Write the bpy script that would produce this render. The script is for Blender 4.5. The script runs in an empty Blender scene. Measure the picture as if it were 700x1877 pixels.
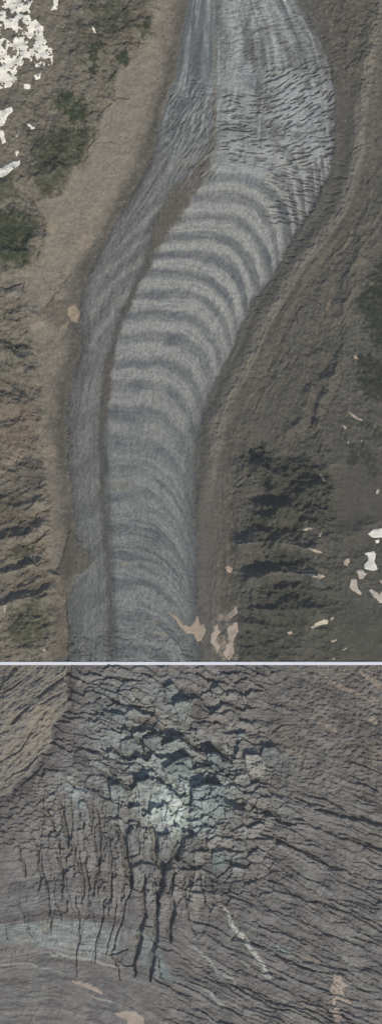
import bpy, math, random
import numpy as np

S = 3.0            # metres per map unit
KAL = np.array([0.77, 0.80, 0.86], np.float32)         # display-linear value of a flat white-balanced surface / albedo
HAZE = 2.7e-6
CX, CY = 350.0, 938.5
rng = np.random.default_rng(7)
random.seed(11)
scene = bpy.context.scene
col = scene.collection

# ------------------------------------------------------------------ noise
LAT = [rng.random((256, 256)).astype(np.float32) * 2 - 1 for _ in range(12)]

def vnoise(x, y, seed=0):
    g = LAT[seed % 12]
    x = np.asarray(x, np.float32) + 37.13 * seed; y = np.asarray(y, np.float32) + 91.7 * seed
    xi = np.floor(x); yi = np.floor(y)
    fx = x - xi; fy = y - yi
    xi = xi.astype(np.int32) & 255; yi = yi.astype(np.int32) & 255
    x1 = (xi + 1) & 255; y1 = (yi + 1) & 255
    fx = fx * fx * (3 - 2 * fx); fy = fy * fy * (3 - 2 * fy)
    a = g[yi, xi]; b = g[yi, x1]; c = g[y1, xi]; d = g[y1, x1]
    return (a + (b - a) * fx) * (1 - fy) + (c + (d - c) * fx) * fy

def fbm(x, y, sc, oc=4, seed=0, gain=0.55, rid=False):
    r = 0; amp = 1; tot = 0
    ca, sa = math.cos(0.6), math.sin(0.6)
    px, py = x / sc, y / sc
    for i in range(oc):
        n = vnoise(px, py, seed + i)
        if rid: n = 1 - 2 * np.abs(n)
        r = r + amp * n; tot += amp; amp *= gain
        px, py = (px * ca - py * sa) * 2.03, (px * sa + py * ca) * 2.03
    return r / tot

def worley(x, y, seed=0):
    """distance to nearest and second nearest feature, random value and tilt plane of the nearest"""
    xi = np.floor(x).astype(np.int32); yi = np.floor(y).astype(np.int32)
    J1, J2, J3 = LAT[(seed) % 12], LAT[(seed + 1) % 12], LAT[(seed + 2) % 12]
    d1 = np.full(x.shape, 9e9, np.float32); d2 = d1.copy()
    v = np.zeros(x.shape, np.float32); tx = v.copy(); ty = v.copy()
    for dy in (-1, 0, 1):
        for dx in (-1, 0, 1):
            cx = xi + dx; cy = yi + dy; a = cy & 255; b = cx & 255
            fx = cx + 0.5 + 0.46 * J1[a, b]; fy = cy + 0.5 + 0.46 * J2[a, b]
            ex = x - fx; ey = y - fy
            d = np.sqrt(ex * ex + ey * ey)
            near = d < d1
            d2 = np.where(near, d1, np.minimum(d2, d))
            v = np.where(near, J3[a, b], v); tx = np.where(near, ex, tx); ty = np.where(near, ey, ty)
            d1 = np.where(near, d, d1)
    return d1, d2, v, tx, ty

def sstep(a, b, x):
    t = np.clip((x - a) / (b - a), 0, 1)
    return t * t * (3 - 2 * t)

def T(r, g, b):
    c = np.array([r, g, b], np.float32) / 255
    c = (c + (c.mean() - c) * .12) * np.array([.992, .998, .972], np.float32)
    c = np.where(c <= 0.04045, c / 12.92, ((c + 0.055) / 1.055) ** 2.4)
    return (np.maximum(c - .010, .005) / KAL).astype(np.float32)

def interp_ext(x, pts, slope_min=None):
    xs = np.array([p[0] for p in pts], float); ys = np.array([p[1] for p in pts], float)
    r = np.interp(x, xs, ys)
    sl = (ys[-1] - ys[-2]) / (xs[-1] - xs[-2])
    if slope_min: sl = max(sl, slope_min)
    return np.where(x > xs[-1], ys[-1] + sl * (x - xs[-1]), r)

# ------------------------------------------------------------------ a piece of ground as a height grid
class Ground:
    def __init__(self, x0, x1, y0, y1, step, wamp=5):
        self.xs = np.arange(x0, x1 + 0.01, step, dtype=np.float32)
        ny = int(round((y1 - y0) / step)); self.ys = np.linspace(y0, y1, ny + 1).astype(np.float32)
        self.X, self.Y = np.meshgrid(self.xs, self.ys)
        X, Y = self.X, self.Y
        self.WX = X + wamp * fbm(X, Y, 22, 4, 1); self.WY = Y + wamp * fbm(X, Y, 22, 4, 5)
        self.C = np.zeros(X.shape + (3,), np.float32)
        self.Z = np.zeros(X.shape, np.float32)
        self.K = np.zeros(X.shape, np.int8)     # which named surface a spot belongs to

    def win(self, pts, pad):
        px = [p[0] for p in pts]; py = [p[1] for p in pts]
        i0, i1 = np.searchsorted(self.xs, [min(px) - pad, max(px) + pad])
        j0, j1 = np.searchsorted(self.ys, [min(py) - pad, max(py) + pad])
        return slice(max(j0 - 1, 0), j1 + 1), slice(max(i0 - 1, 0), i1 + 1)

    def sd(self, poly, pad=14, warp=1.0):
        """signed distance (positive inside) in a window round the outline"""
        w = self.win(poly, pad)
        x = self.X[w] + (self.WX[w] - self.X[w]) * warp; y = self.Y[w] + (self.WY[w] - self.Y[w]) * warp
        d = np.full(x.shape, 1e9, np.float32); ins = np.zeros(x.shape, bool)
        n = len(poly)
        for i in range(n):
            ax, ay = poly[i]; bx, by = poly[(i + 1) % n]
            ex, ey = bx - ax, by - ay
            t = np.clip(((x - ax) * ex + (y - ay) * ey) / (ex * ex + ey * ey + 1e-9), 0, 1)
            d = np.minimum(d, np.hypot(x - ax - t * ex, y - ay - t * ey))
            if ay != by:
                c = ((ay > y) != (by > y)) & (x < (bx - ax) * (y - ay) / (by - ay) + ax)
                ins ^= c
        return w, np.where(ins, d, -d)

    def line(self, pts, pad=14, warp=0.5):
        """distance to a line and position 0..1 along it, in a window"""
        w = self.win(pts, pad)
        x = self.X[w] + (self.WX[w] - self.X[w]) * warp; y = self.Y[w] + (self.WY[w] - self.Y[w]) * warp
        d = np.full(x.shape, 1e9, np.float32); u = np.zeros(x.shape, np.float32)
        L = [math.dist(pts[i], pts[i + 1]) for i in range(len(pts) - 1)]; tot = sum(L) + 1e-9; acc = 0
        for i in range(len(pts) - 1):
            ax, ay = pts[i][:2]; bx, by = pts[i + 1][:2]; ex, ey = bx - ax, by - ay
            t = np.clip(((x - ax) * ex + (y - ay) * ey) / (ex * ex + ey * ey + 1e-9), 0, 1)
            dd = np.hypot(x - ax - t * ex, y - ay - t * ey)
            n = dd < d
            d = np.where(n, dd, d); u = np.where(n, (acc + t * L[i]) / tot, u); acc += L[i]
        return w, d, u

    def paint(self, poly, c, a=1.0, soft=6, warp=1.0, mod=None):
        w, s = self.sd(poly, soft + 8, warp)
        m = sstep(-soft, soft, s) * a
        if mod is not None: m = m * mod[w]
        self.C[w] += (c - self.C[w]) * m[..., None]
        return w, m

    def stroke(self, pts, wd, c, a=1.0, warp=0.5, taper=True, soft=1.2, mod=None):
        w, d, u = self.line(pts, wd + 10, warp)
        ww = wd * (np.sqrt(np.clip(4 * u * (1 - u), 0.02, 1)) if taper else 1)
        m = (1 - sstep(ww - soft, ww + soft, d)) * a
        if mod is not None: m = m * mod[w]
        self.C[w] += (c - self.C[w]) * m[..., None]

    def carve(self, pts, wd, depth, warp=0.5, taper=True, edge=1.0):
        w, d, u = self.line(pts, wd + 8, warp)
        ww = wd * (np.sqrt(np.clip(4 * u * (1 - u), 0.03, 1)) if taper else 1)
        m = 1 - sstep(ww * 0.6, ww + edge, d)
        self.Z[w] -= depth * m
        return w, m

    def world(self, x, y, z):
        return (x - CX) * S, (CY - y) * S, z * S

    def zat(self, x, y):
        i = int(np.clip(np.searchsorted(self.xs, x), 0, len(self.xs) - 1)); j = int(np.clip(np.searchsorted(self.ys, y), 0, len(self.ys) - 1))
        return float(self.Z[j, i])

def grid_mesh(name, G, facemask, mat, Z=None, C=None, win=None, skirt=None):
    """links the chosen cells of a ground as ONE mesh object with a colour attribute"""
    w = win or (slice(0, G.X.shape[0]), slice(0, G.X.shape[1]))
    X, Y = G.X[w], G.Y[w]
    Z = G.Z[w] if Z is None else Z
    C = G.C[w] if C is None else C
    H, W = X.shape
    idx = np.arange(H * W).reshape(H, W)
    f = facemask
    q = np.stack([idx[:-1, :-1][f], idx[1:, :-1][f], idx[1:, 1:][f], idx[:-1, 1:][f]], 1)
    x, y, z = G.world(X.ravel(), Y.ravel(), Z.ravel())
    co = np.stack([x, y, z], 1).astype(np.float32)
    c = C.reshape(-1, 3)
    if skirt is not None:        # close the rim downwards so the piece has a body
        e = np.concatenate([q[:, [0, 1]], q[:, [1, 2]], q[:, [2, 3]], q[:, [3, 0]]])
        key = np.sort(e, 1); k = key[:, 0].astype(np.int64) * (H * W) + key[:, 1]
        u, inv, cnt = np.unique(k, return_inverse=True, return_counts=True)
        b = e[cnt[inv.ravel()] == 1]
        n = len(co); vs = np.unique(b); mp = {int(v): n + i for i, v in enumerate(vs)}
        low = co[vs].copy(); low[:, 2] -= skirt * S
        co = np.concatenate([co, low]); c = np.concatenate([c, c[vs]])
        sq = np.array([[mp[int(a)], mp[int(bb)], int(bb), int(a)] for a, bb in b], dtype=q.dtype)
        q = np.concatenate([q, sq])
    used, inv = np.unique(q.ravel(), return_inverse=True)
    co = co[used]; c = np.clip(c[used], 0.004, 0.95)
    me = bpy.data.meshes.new(name)
    me.vertices.add(len(co)); me.vertices.foreach_set('co', co.ravel())
    me.loops.add(q.size); me.loops.foreach_set('vertex_index', inv.ravel().astype(np.int32))
    me.polygons.add(len(q)); me.polygons.foreach_set('loop_start', np.arange(0, q.size, 4, dtype=np.int32))
    me.polygons.foreach_set('loop_total', np.full(len(q), 4, np.int32))
    me.update(calc_edges=True)
    me.polygons.foreach_set('use_smooth', np.ones(len(q), bool))
    at = me.color_attributes.new('tint', 'FLOAT_COLOR', 'POINT')
    at.data.foreach_set('color', np.concatenate([c, np.ones((len(c), 1))], 1).astype(np.float32).ravel())
    me.materials.append(mat)
    o = bpy.data.objects.new(name, me); col.objects.link(o)
    return o

def ground_mat(name, rough=0.9, sc=0.25, amp=0.12, bump=0.4, spec=0.25):
    m = bpy.data.materials.new(name); m.use_nodes = True
    nt = m.node_tree; N = nt.nodes; L = nt.links
    b = N['Principled BSDF']; b.inputs['Roughness'].default_value = rough
    b.inputs['Specular IOR Level'].default_value = spec
    a = N.new('ShaderNodeAttribute'); a.attribute_name = 'tint'
    g = N.new('ShaderNodeNewGeometry')
    n = N.new('ShaderNodeTexNoise'); n.inputs['Scale'].default_value = sc; n.inputs['Detail'].default_value = 5
    n.inputs['Roughness'].default_value = 0.65
    L.new(g.outputs['Position'], n.inputs['Vector'])
    mr = N.new('ShaderNodeMapRange'); mr.inputs['From Min'].default_value = 0.3; mr.inputs['From Max'].default_value = 0.7
    mr.inputs['To Min'].default_value = 1 - amp; mr.inputs['To Max'].default_value = 1 + amp
    L.new(n.outputs['Fac'], mr.inputs['Value'])
    v = N.new('ShaderNodeVectorMath'); v.operation = 'SCALE'
    L.new(a.outputs['Color'], v.inputs[0]); L.new(mr.outputs[0], v.inputs['Scale'])
    L.new(v.outputs[0], b.inputs['Base Color'])
    bp = N.new('ShaderNodeBump'); bp.inputs['Strength'].default_value = bump; bp.inputs['Distance'].default_value = 2.0
    L.new(n.outputs['Fac'], bp.inputs['Height']); L.new(bp.outputs[0], b.inputs['Normal'])
    return m

M_rock = ground_mat('bedrock and scree', 0.95, 0.3, 0.12, 0.6, 0.15)
M_ice = ground_mat('dirty glacier ice', 0.8, 0.35, 0.10, 0.5, 0.3)
M_snow = ground_mat('old snow', 0.85, 0.2, 0.05, 0.3, 0.2)
M_grass = ground_mat('alpine grass', 0.95, 0.5, 0.2, 0.6, 0.1)

def tag(o, label=None, cat=None, group=None, kind=None):
    if kind: o['kind'] = kind
    if label: o['label'] = label
    if cat: o['category'] = cat
    if group: o['group'] = group
    return o

def components(m):
    """connected pieces of a boolean cell mask, largest first"""
    lab = np.zeros(m.shape, np.int32); out = []; H, W = m.shape; k = 0
    for j, i in zip(*np.nonzero(m)):
        if lab[j, i]: continue
        k += 1; st = [(j, i)]; lab[j, i] = k; cells = 0
        while st:
            a, b = st.pop(); cells += 1
            for p, q in ((a + 1, b), (a - 1, b), (a, b + 1), (a, b - 1)):
                if 0 <= p < H and 0 <= q < W and m[p, q] and not lab[p, q]:
                    lab[p, q] = k; st.append((p, q))
        out.append((cells, k))
    out.sort(reverse=True)
    return lab, out

def drape(name, G, w, s, h, tint, mat, label, cat, group=None, min_cells=5, frag=None, var=0.06, rough=0.0, maxn=1):
    """thin bodies of snow or rubble lying on the ground; one object per connected piece"""
    s = s + .9 * fbm(G.X[w], G.Y[w], 4.5, 3, 7)
    cell = (s[:-1, :-1] > -0.8) & (s[1:, :-1] > -0.8) & (s[:-1, 1:] > -0.8) & (s[1:, 1:] > -0.8)
    lab, comps = components(cell)
    X, Y = G.X[w], G.Y[w]
    n1 = fbm(X, Y, 9, 4, 3)
    bl = G.Z[w].astype(np.float32)
    for _ in range(10):
        p = np.pad(bl, 1, mode='edge'); bl = (p[:-2, 1:-1] + p[2:, 1:-1] + p[1:-1, :-2] + p[1:-1, 2:] + p[1:-1, 1:-1]) / 5
    tt = np.clip(s / 3, 0, 1)
    Z = G.Z[w] * (1 - tt) + bl * tt + h * np.clip(s / 1.6, -1.2, 1) + rough * n1
    C = tint * (1 + var * n1 + var * 0.8 * fbm(X, Y, 2.5, 2, 8))[..., None]
    r = []
    for n, (c, k) in enumerate(comps[:maxn]):
        if c < min_cells: break
        o = grid_mesh(name, G, lab == k, mat, Z=Z, C=C.astype(np.float32), win=w, skirt=h * 0.8)
        if n == 0 or frag is None: tag(o, label, cat, group)
        else: tag(o, frag[0], cat, frag[1])
        r.append(o)
    return r

# =================================================================== UPPER GROUND: glacier in its valley
A = Ground(-90, 790, -90, 1213, 1.15, wamp=5)
X, Y, WX, WY = A.X, A.Y, A.WX, A.WY
Lp = [(-90, 352), (0, 343), (60, 334), (110, 325), (155, 318), (200, 300), (270, 283), (310, 266), (330, 252), (400, 216), (460, 181), (520, 152), (570, 144), (640, 148), (680, 135), (720, 123), (760, 120), (800, 121), (860, 125), (905, 130), (975, 137), (1060, 131), (1110, 123), (1150, 127), (1185, 130), (1213, 126)]
Rp = [(-90, 505), (0, 548), (40, 571), (80, 590), (130, 606), (180, 613), (250, 614), (310, 606), (350, 588), (385, 570), (420, 548), (460, 524), (500, 505), (550, 467), (590, 446), (640, 425), (680, 404), (715, 386), (760, 373), (810, 361), (870, 357), (1000, 358), (1213, 366)]
Mp = [(-90, 405), (60, 398), (130, 395), (200, 393), (270, 388), (320, 360), (360, 335), (400, 308), (440, 288), (480, 268), (520, 250), (560, 234), (600, 218), (640, 204), (700, 192), (800, 187), (900, 190), (1000, 197), (1100, 203), (1213, 206)]
def col_of(p, y):
    return np.interp(y, [a for a, b in p], [b for a, b in p])
wob = 5.0 * fbm(X, Y, 20, 4, 2)
Lx = col_of(Lp, Y) ; Rx = col_of(Rp, Y); Mx = col_of(Mp, Y)
dL = (X + wob - Lx) * 0.85            # >0 inside ice from the left edge
dR = (Rx - X + wob) * 0.85
inside = np.minimum(dL, dR)
ice = sstep(-4, 4, inside + 5 * fbm(X, Y, 7, 3, 4))
west = X < (Lx + Rx) / 2

# ---- mountainside colours
n_big = fbm(X, Y, 110, 4, 2); n_mid = fbm(X, Y, 34, 5, 4); n_fine = fbm(X, Y, 5, 4, 6); n_pix = fbm(X, Y, 2.2, 2, 9)
rdg = fbm(X + 12 * n_mid, Y + 12 * n_big, 42, 5, 3, 0.6, True)
rdg2 = fbm((X * 0.8 + Y * 0.6) * 0.5, (-X * 0.6 + Y * 0.8) * 1.5, 20, 4, 7, 0.6, True)
C = A.C
C[:] = np.where(west[..., None], T(117, 111, 102), T(97, 94, 88))
def mix(m, c):
    C[:] = C + (c - C) * m[..., None]
mix(sstep(0.0, 0.5, n_mid) * 0.55 * west, T(80, 75, 66)); mix(sstep(-.1, .5, n_big) * .25 * west * (Y < 700), T(84, 80, 68))
mix(sstep(0.1, 0.6, -n_mid) * 0.3, T(110, 101, 90))
mix(sstep(0.2, 0.7, rdg2) * 0.22, T(70, 66, 60))

# ---- vegetation, and shaded rock flanks painted dark the same way
vegs = []; vcol = []
def veg(poly, a=1.0, soft=10, c=(54, 58, 46)):
    c = (c[0] * .92, c[1] * 1.03, c[2] * .9)
    w, s = A.sd(poly, soft + 10)
    m = np.clip(sstep(-soft, soft, s + 18 * n_mid[w] + 14 * n_fine[w]) * a * 1.15, 0, 1)
    C[w] += (T(*c) - C[w]) * (m * (0.75 + 0.25 * n_fine[w]))[..., None]
    vegs.append((w, m)); vcol.append(T(*c))
veg([(155, 0), (228, 0), (228, 40), (205, 55), (165, 50)], 0.55, 14)
veg([(163, 148), (166, 115), (174, 88), (184, 90), (182, 115), (176, 148)], 1.0, 4, (48, 54, 42))
veg([(214, 104), (236, 104), (238, 116), (216, 118)], 0.9, 4)
veg([(198, 130), (215, 130), (214, 144), (200, 146)], 0.9, 4)
veg([(252, 50), (266, 40), (270, 58), (258, 72)], 0.8, 4)
veg([(105, 168), (135, 178), (165, 190), (160, 222), (130, 226), (106, 200)], 0.95, 9, (48, 56, 42))
veg([(55, 250), (110, 232), (165, 240), (150, 285), (120, 310), (70, 312), (50, 280)], 0.75, 12, (56, 58, 46))
veg([(50, 300), (135, 300), (125, 345), (80, 352)], 0.5, 12)
veg([(-40, 392), (30, 385), (62, 410), (55, 470), (25, 495), (-40, 485)], 0.95, 12, (52, 58, 45))
veg([(-40, 330), (30, 322), (40, 370), (-40, 372)], 0.5, 10)
veg([(12, 628), (30, 624), (54, 632), (52, 640), (20, 641)], 0.9, 3, (46, 46, 40))
veg([(20, 1110), (80, 1105), (90, 1150), (60, 1190), (10, 1170)], 0.65, 14, (58, 60, 48))
veg([(28, 1000), (60, 1000), (60, 1020), (30, 1022)], 0.6, 6, (62, 62, 50))
veg([(-40, 905), (40, 905), (30, 940), (-40, 950)], 0.5, 10, (66, 62, 56))
veg([(678, 500), (720, 470), (720, 650), (684, 632), (668, 600), (655, 565), (668, 525)], 1.0, 8, (44, 49, 39))
veg([(648, 660), (672, 655), (705, 676), (740, 700), (720, 750), (672, 720), (650, 695)], 1.0, 4, (42, 46, 37))
veg([(660, 773), (690, 780), (730, 800), (720, 815), (684, 798)], 1.0, 4, (42, 45, 36))
veg([(636, 808), (650, 818), (657, 845), (650, 862), (636, 855)], 1.0, 3, (40, 44, 35))
veg([(660, 808), (682, 832), (694, 872), (672, 882), (655, 858)], 0.9, 4, (48, 50, 40))
veg([(450, 832), (478, 816), (500, 848), (560, 846), (602, 880), (612, 945), (580, 962), (540, 972), (500, 968), (478, 985), (452, 962), (470, 925), (486, 890), (462, 866)], 0.85, 10, (52, 54, 48))  # dark cliff tone, with its north-side shade painted in
veg([(440, 1130), (520, 1090), (600, 1100), (560, 1150), (520, 1213), (440, 1213)], 0.6, 18, (56, 57, 50))
veg([(488, 1032), (500, 1006), (540, 1004), (556, 1020), (528, 1040), (490, 1048)], 0.9, 5, (50, 52, 46))  # north flank of the lower ridge: its shade painted as colour
veg([(478, 1066), (560, 1062), (580, 1085), (520, 1100), (480, 1095)], 0.6, 8, (54, 55, 48))
veg([(600, 1100), (720, 1120), (720, 1213), (560, 1213)], 0.4, 20, (64, 62, 56))

oc_w, oc_s = A.sd([(448, 832), (478, 818), (500, 845), (560, 850), (600, 885), (612, 945), (560, 975), (500, 1040), (560, 1090), (520, 1130), (480, 1100), (470, 1000), (455, 960), (470, 925), (486, 890), (462, 866)], 30)
crag = np.zeros(X.shape, np.float32); crag[oc_w] = sstep(-14, 14, oc_s + 14 * n_mid[oc_w])
C[:] = C + (T(66, 66, 60) - C) * (.8 * crag)[..., None]
# ---- pale scree band west of the ice
band = [(285, -90), (290, 20), (272, 60), (266, 96), (218, 128), (212, 178), (188, 214), (176, 252), (150, 298), (134, 310), (118, 362), (60, 372), (94, 420), (74, 480), (50, 498), (0, 500), (0, 545), (52, 560), (60, 640), (76, 700), (80, 760), (72, 815), (84, 860), (96, 905), (92, 960), (88, 1040), (118, 1080), (122, 1130), (128, 1213), (140, 1213), (135, 1040), (128, 900), (120, 800), (122, 720), (148, 640), (144, 570), (150, 520), (180, 455), (215, 396), (250, 330), (280, 268), (296, 170), (312, 100), (334, 20), (340, -90)]
w, sb = A.sd(band, 30, 1.3)
bandm = np.zeros(X.shape, np.float32); bandm[w] = sstep(-7, 7, sb + 6 * n_mid[w])
mix(bandm * 0.9, T(134, 125, 114)); mix(bandm * sstep(0, .6, n_mid) * 0.5, T(114, 107, 98)); mix(bandm * sstep(0.1, .8, -n_big) * .3, T(142, 133, 122)); mix(bandm * sstep(0.1, .5, n_fine) * .3, T(112, 105, 96))
mix(bandm * sstep(560, 700, Y) * 0.5, T(112, 106, 97))
mix(bandm * sstep(.15, .6, fbm((X * .5 + Y * .87) / 1.0, (-X * .87 + Y * .5) / 5, 7, 4, 9)) * .3, T(110, 104, 96)); mix(bandm * sstep(.25, .6, n_pix) * .3, T(150, 142, 132))
# dark debris rim along the west edge of the ice
mix(np.clip(np.exp(-((dL + 8) / 17) ** 2) * 0.9 * west * (0.85 + 0.5 * n_mid), 0, 1), T(82, 79, 74))
# paler/warmer spots of the west side
def P(poly, c, a=1.0, soft=3, warp=1.0): A.paint(poly, T(*[q * 1.06 + 2 for q in c]), a * .9, soft, warp * 1.4)
P([(125, 562), (138, 558), (147, 572), (142, 592), (130, 588), (124, 575)], (158, 140, 120), 1, 1.5, .6)
P([(112, 598), (125, 586), (124, 605), (108, 612)], (140, 124, 106), .8, 2)
P([(75, 568), (95, 548), (122, 550), (124, 580), (108, 604), (88, 590)], (92, 86, 78), .8, 3)
P([(86, 412), (96, 408), (106, 420), (98, 432), (88, 425)], (136, 122, 106), .9, 2)
for a, b in ((150, 430), (158, 434), (168, 432), (146, 440), (160, 447), (137, 462), (134, 475), (122, 498), (163, 397), (128, 490), (150, 452)):
    P([(a - 4, b - 3), (a + 4, b - 4), (a + 5, b + 3), (a - 3, b + 4)], (138, 124, 108), .8, 2)
P([(258, 70), (285, 72), (288, 90), (270, 104), (256, 92)], (128, 119, 108), .8, 4)
P([(275, 20), (290, 10), (292, 45), (280, 40)], (130, 121, 110), .7, 3)
P([(0, 716), (64, 742), (70, 800), (40, 832), (0, 838)], (112, 94, 82), .55, 12)
P([(78, 824), (98, 818), (100, 836), (84, 842)], (140, 124, 108), .8, 4)
P([(8, 848), (22, 838), (40, 832), (38, 842), (18, 851)], (146, 130, 114), .9, 2)
P([(0, 862), (12, 860), (14, 866), (0, 868)], (146, 134, 120), .9, 2)
P([(60, 842), (80, 850), (76, 900), (50, 925), (0, 905), (0, 872)], (86, 80, 74), .8, 8)
P([(0, 905), (58, 915), (48, 960), (30, 990), (0, 1010)], (86, 77, 69), .8, 8)
P([(50, 905), (92, 905), (95, 930), (80, 945), (62, 940)], (112, 103, 92), .8, 6)
P([(26, 1000), (46, 978), (68, 966), (94, 964), (92, 974), (62, 984), (42, 1004)], (120, 110, 98), .9, 3)  # sun-facing side of a gully ridge, its lightness painted in
P([(64, 998), (96, 972), (98, 1030), (70, 1030)], (118, 108, 96), .8, 5)
P([(12, 1034), (28, 1024), (90, 1022), (84, 1034), (30, 1040)], (118, 108, 95), .8, 3)
P([(0, 1048), (96, 1042), (118, 1075), (118, 1100), (60, 1092), (20, 1080)], (96, 88, 78), .6, 8)
P([(100, 1080), (122, 1090), (126, 1180), (108, 1213), (96, 1200), (108, 1140)], (104, 93, 82), .7, 5)
# fan of brown debris spilling on the ice
fanp = [(118, 1000), (132, 975), (146, 990), (160, 1012), (173, 1028), (166, 1042), (148, 1052), (128, 1060), (106, 1046)]

# ---- gully lines (real channels) west
for pts, wd, dp in [
    ([(190, 45), (240, 60), (262, 92)], 1.2, 2), ([(226, 14), (254, 26), (270, 50), (290, 66)], 2.0, 3), ([(170, 50), (188, 78), (230, 80), (278, 76)], 1.6, 3),
    ([(90, 40), (130, 48), (180, 72)], 1.2, 2), ([(186, 80), (206, 118), (214, 140)], 1.2, 2), ([(165, 60), (176, 92), (164, 140)], 1.4, 2),
    ([(208, 150), (210, 180), (234, 180)], 1.6, 3), ([(206, 185), (180, 215), (174, 230)], 2.0, 3), ([(40, 170), (100, 232), (180, 262)], 1.3, 2),
    ([(175, 252), (160, 285), (146, 300)], 2.0, 3), ([(55, 185), (70, 215), (62, 260)], 1.2, 2), ([(176, 260), (220, 262)], 1, 1.5),
    ([(30, 345), (52, 368), (78, 395), (82, 415)], 1.6, 3), ([(86, 408), (78, 440), (60, 480)], 1.4, 2.5), ([(0, 300), (50, 330), (100, 345)], 1, 2),
    ([(52, 480), (75, 492), (100, 560)], 1, 1.5), ([(85, 560), (110, 530), (132, 500)], 1.4, 2), ([(0, 520), (12, 530), (42, 522), (44, 538)], 3.0, 4),
    ([(24, 628), (54, 634)], 3, 3), ([(0, 690), (30, 705), (70, 748), (80, 755)], 1.2, 2), ([(10, 700), (26, 730), (60, 760)], 1, 2), ([(20, 660), (60, 668), (70, 690)], 1.2, 2),
    ([(0, 850), (45, 850), (75, 820)], 1, 1.5), ([(28, 998), (60, 1000), (92, 972)], 2, 4), ([(18, 1035), (60, 1022), (72, 1034), (92, 1026)], 2, 4), ([(66, 945), (80, 940), (94, 930)], 2, 3),
    ([(22, 1080), (50, 1056), (90, 1048)], 1.6, 3), ([(40, 1100), (60, 1080), (90, 1070)], 1.4, 3), ([(120, 1090), (122, 1130), (128, 1213)], 2.5, 4), ([(60, 1213), (90, 1180), (120, 1175)], 1.2, 2)]:
    A.carve(pts, wd * .8, dp * .8, 2.0); A.stroke(pts, wd * .9, T(66, 61, 54), .3, 2.0)

# ---- east side colours
mor = [(700, -60), (690, 40), (672, 130), (662, 200), (658, 270), (645, 330), (625, 385), (590, 435), (550, 485), (512, 545), (480, 603), (450, 672), (418, 726), (402, 775), (391, 840), (384, 900), (382, 980)]
w, d, u = A.line(mor, 60, .5)
mormask = np.zeros(X.shape, np.float32); mormask[w] = (1 - sstep(6, 12, d + 5 * n_mid[w])) * (1 - sstep(.75, 1, u)) * sstep(0.02, .2, u)
morh = np.zeros(X.shape, np.float32); morh[w] = np.clip(1 - d / 26, 0, 1) * (1 - sstep(.8, 1, u))
mix(sstep(60, 25, X - Rx + 6 * n_mid) * (X > Rx - 5) * 0.85, T(92, 90, 87))
mix(sstep(0, 260, X - Rx) * sstep(640, 900, Y) * 0.5 * (1 - sstep(960, 1100, Y)), T(84, 77, 69))
for o_, wd_, c_, a_ in ((28, 5, (92, 86, 79), .6), (42, 4, (66, 62, 56), .5), (-20, 5, (70, 66, 61), .4)):
    A.stroke([(x + o_, y + o_ * .25) for x, y in mor[4:]], wd_, T(*c_), a_, 1.6, soft=3)
mix(mormask * (.55 + .35 * sstep(180, 420, Y)) * (.9 + .6 * n_mid), T(120, 114, 106))
P([(560, -90), (640, -90), (655, 60), (650, 200), (640, 300), (615, 340), (612, 180), (590, 80)], (84, 80, 74), .7, 12)
P([(672, -90), (800, -90), (800, 300), (668, 330), (672, 160)], (98, 93, 86), .7, 10)
P([(700, 390), (660, 408), (640, 440), (618, 470), (604, 520), (590, 570), (575, 600), (640, 600), (655, 560), (670, 500), (700, 470)], (98, 91, 83), .8, 8)
P([(540, 640), (500, 700), (470, 760), (458, 815), (520, 830), (570, 810), (600, 740), (620, 660), (620, 600), (570, 600)], (90, 84, 76), .6, 14)
P([(455, 720), (480, 680), (500, 690), (470, 770), (462, 815), (448, 800)], (110, 100, 88), .5, 6)
for poly in ([(610, 440), (640, 410), (636, 440), (600, 490), (560, 545), (530, 590), (520, 580), (560, 520)], [(500, 620), (530, 600), (528, 640), (500, 670), (486, 660)], [(600, 470), (616, 440), (622, 450), (606, 480)], [(468, 690), (482, 672), (478, 700), (462, 710)]):
    w, s = A.sd(poly, 14); m = sstep(-5, 5, s) * (0.5 + 0.9 * np.clip(n_fine[w], -.4, .6))
    C[w] += (T(106, 92, 84) - C[w]) * np.clip(m, 0, .7)[..., None]
veins = [([(645, 418), (640, 440), (626, 462)], 3.5), ([(602, 482), (608, 492)], 2.2), ([(612, 520), (606, 548), (596, 572)], 4), ([(640, 440), (610, 490), (590, 540), (568, 600)], 1.3), ([(598, 485), (594, 490)], 3), ([(700, 402), (670, 412), (655, 425)], 3), ([(690, 515), (660, 535)], 3.0)]
for pts, wd in veins: A.stroke(pts, wd, T(140, 125, 112), .8)
for pts, wd, dp, a in [([(627, 560), (626, 620), (624, 685), (602, 745), (570, 815)], 1.6, 3, .5), ([(586, 700), (580, 740), (565, 785)], 4, 5, .3), ([(456, 690), (478, 693), (505, 690)], 1.6, 3, .7), ([(470, 712), (490, 702), (510, 682)], 1.2, 2, .4),
                   ([(458, 838), (466, 822), (480, 820)], 4, 7, .6), ([(446, 845), (450, 870), (430, 895)], 3, 5, .4), ([(430, 860), (446, 868), (420, 884), (436, 898), (412, 912)], 2, 4, .4), ([(500, 770), (512, 790), (502, 810)], 2.5, 3, .3), ([(515, 760), (535, 775), (540, 800)], 1.6, 3, .3),
                   ([(640, 470), (655, 500), (640, 560), (625, 600)], 2, 3, .3), ([(575, 545), (596, 560), (580, 600)], 1.6, 2.5, .4), ([(545, 600), (540, 570), (560, 555)], 2, 3, .3), ([(620, 1090), (640, 1062), (652, 1040)], 1.4, 2, .4),
                   ([(562, 800), (600, 740), (640, 690)], 1, 1.5, .1), ([(700, 730), (650, 715), (615, 720)], 1.5, 2, .1), ([(700, 745), (640, 735), (612, 760)], 1.5, 2, .1)]:
    A.carve(pts, wd, dp * .55, 2.2); A.stroke(pts, wd, T(58, 57, 53), a * .6, 2.2)
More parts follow.
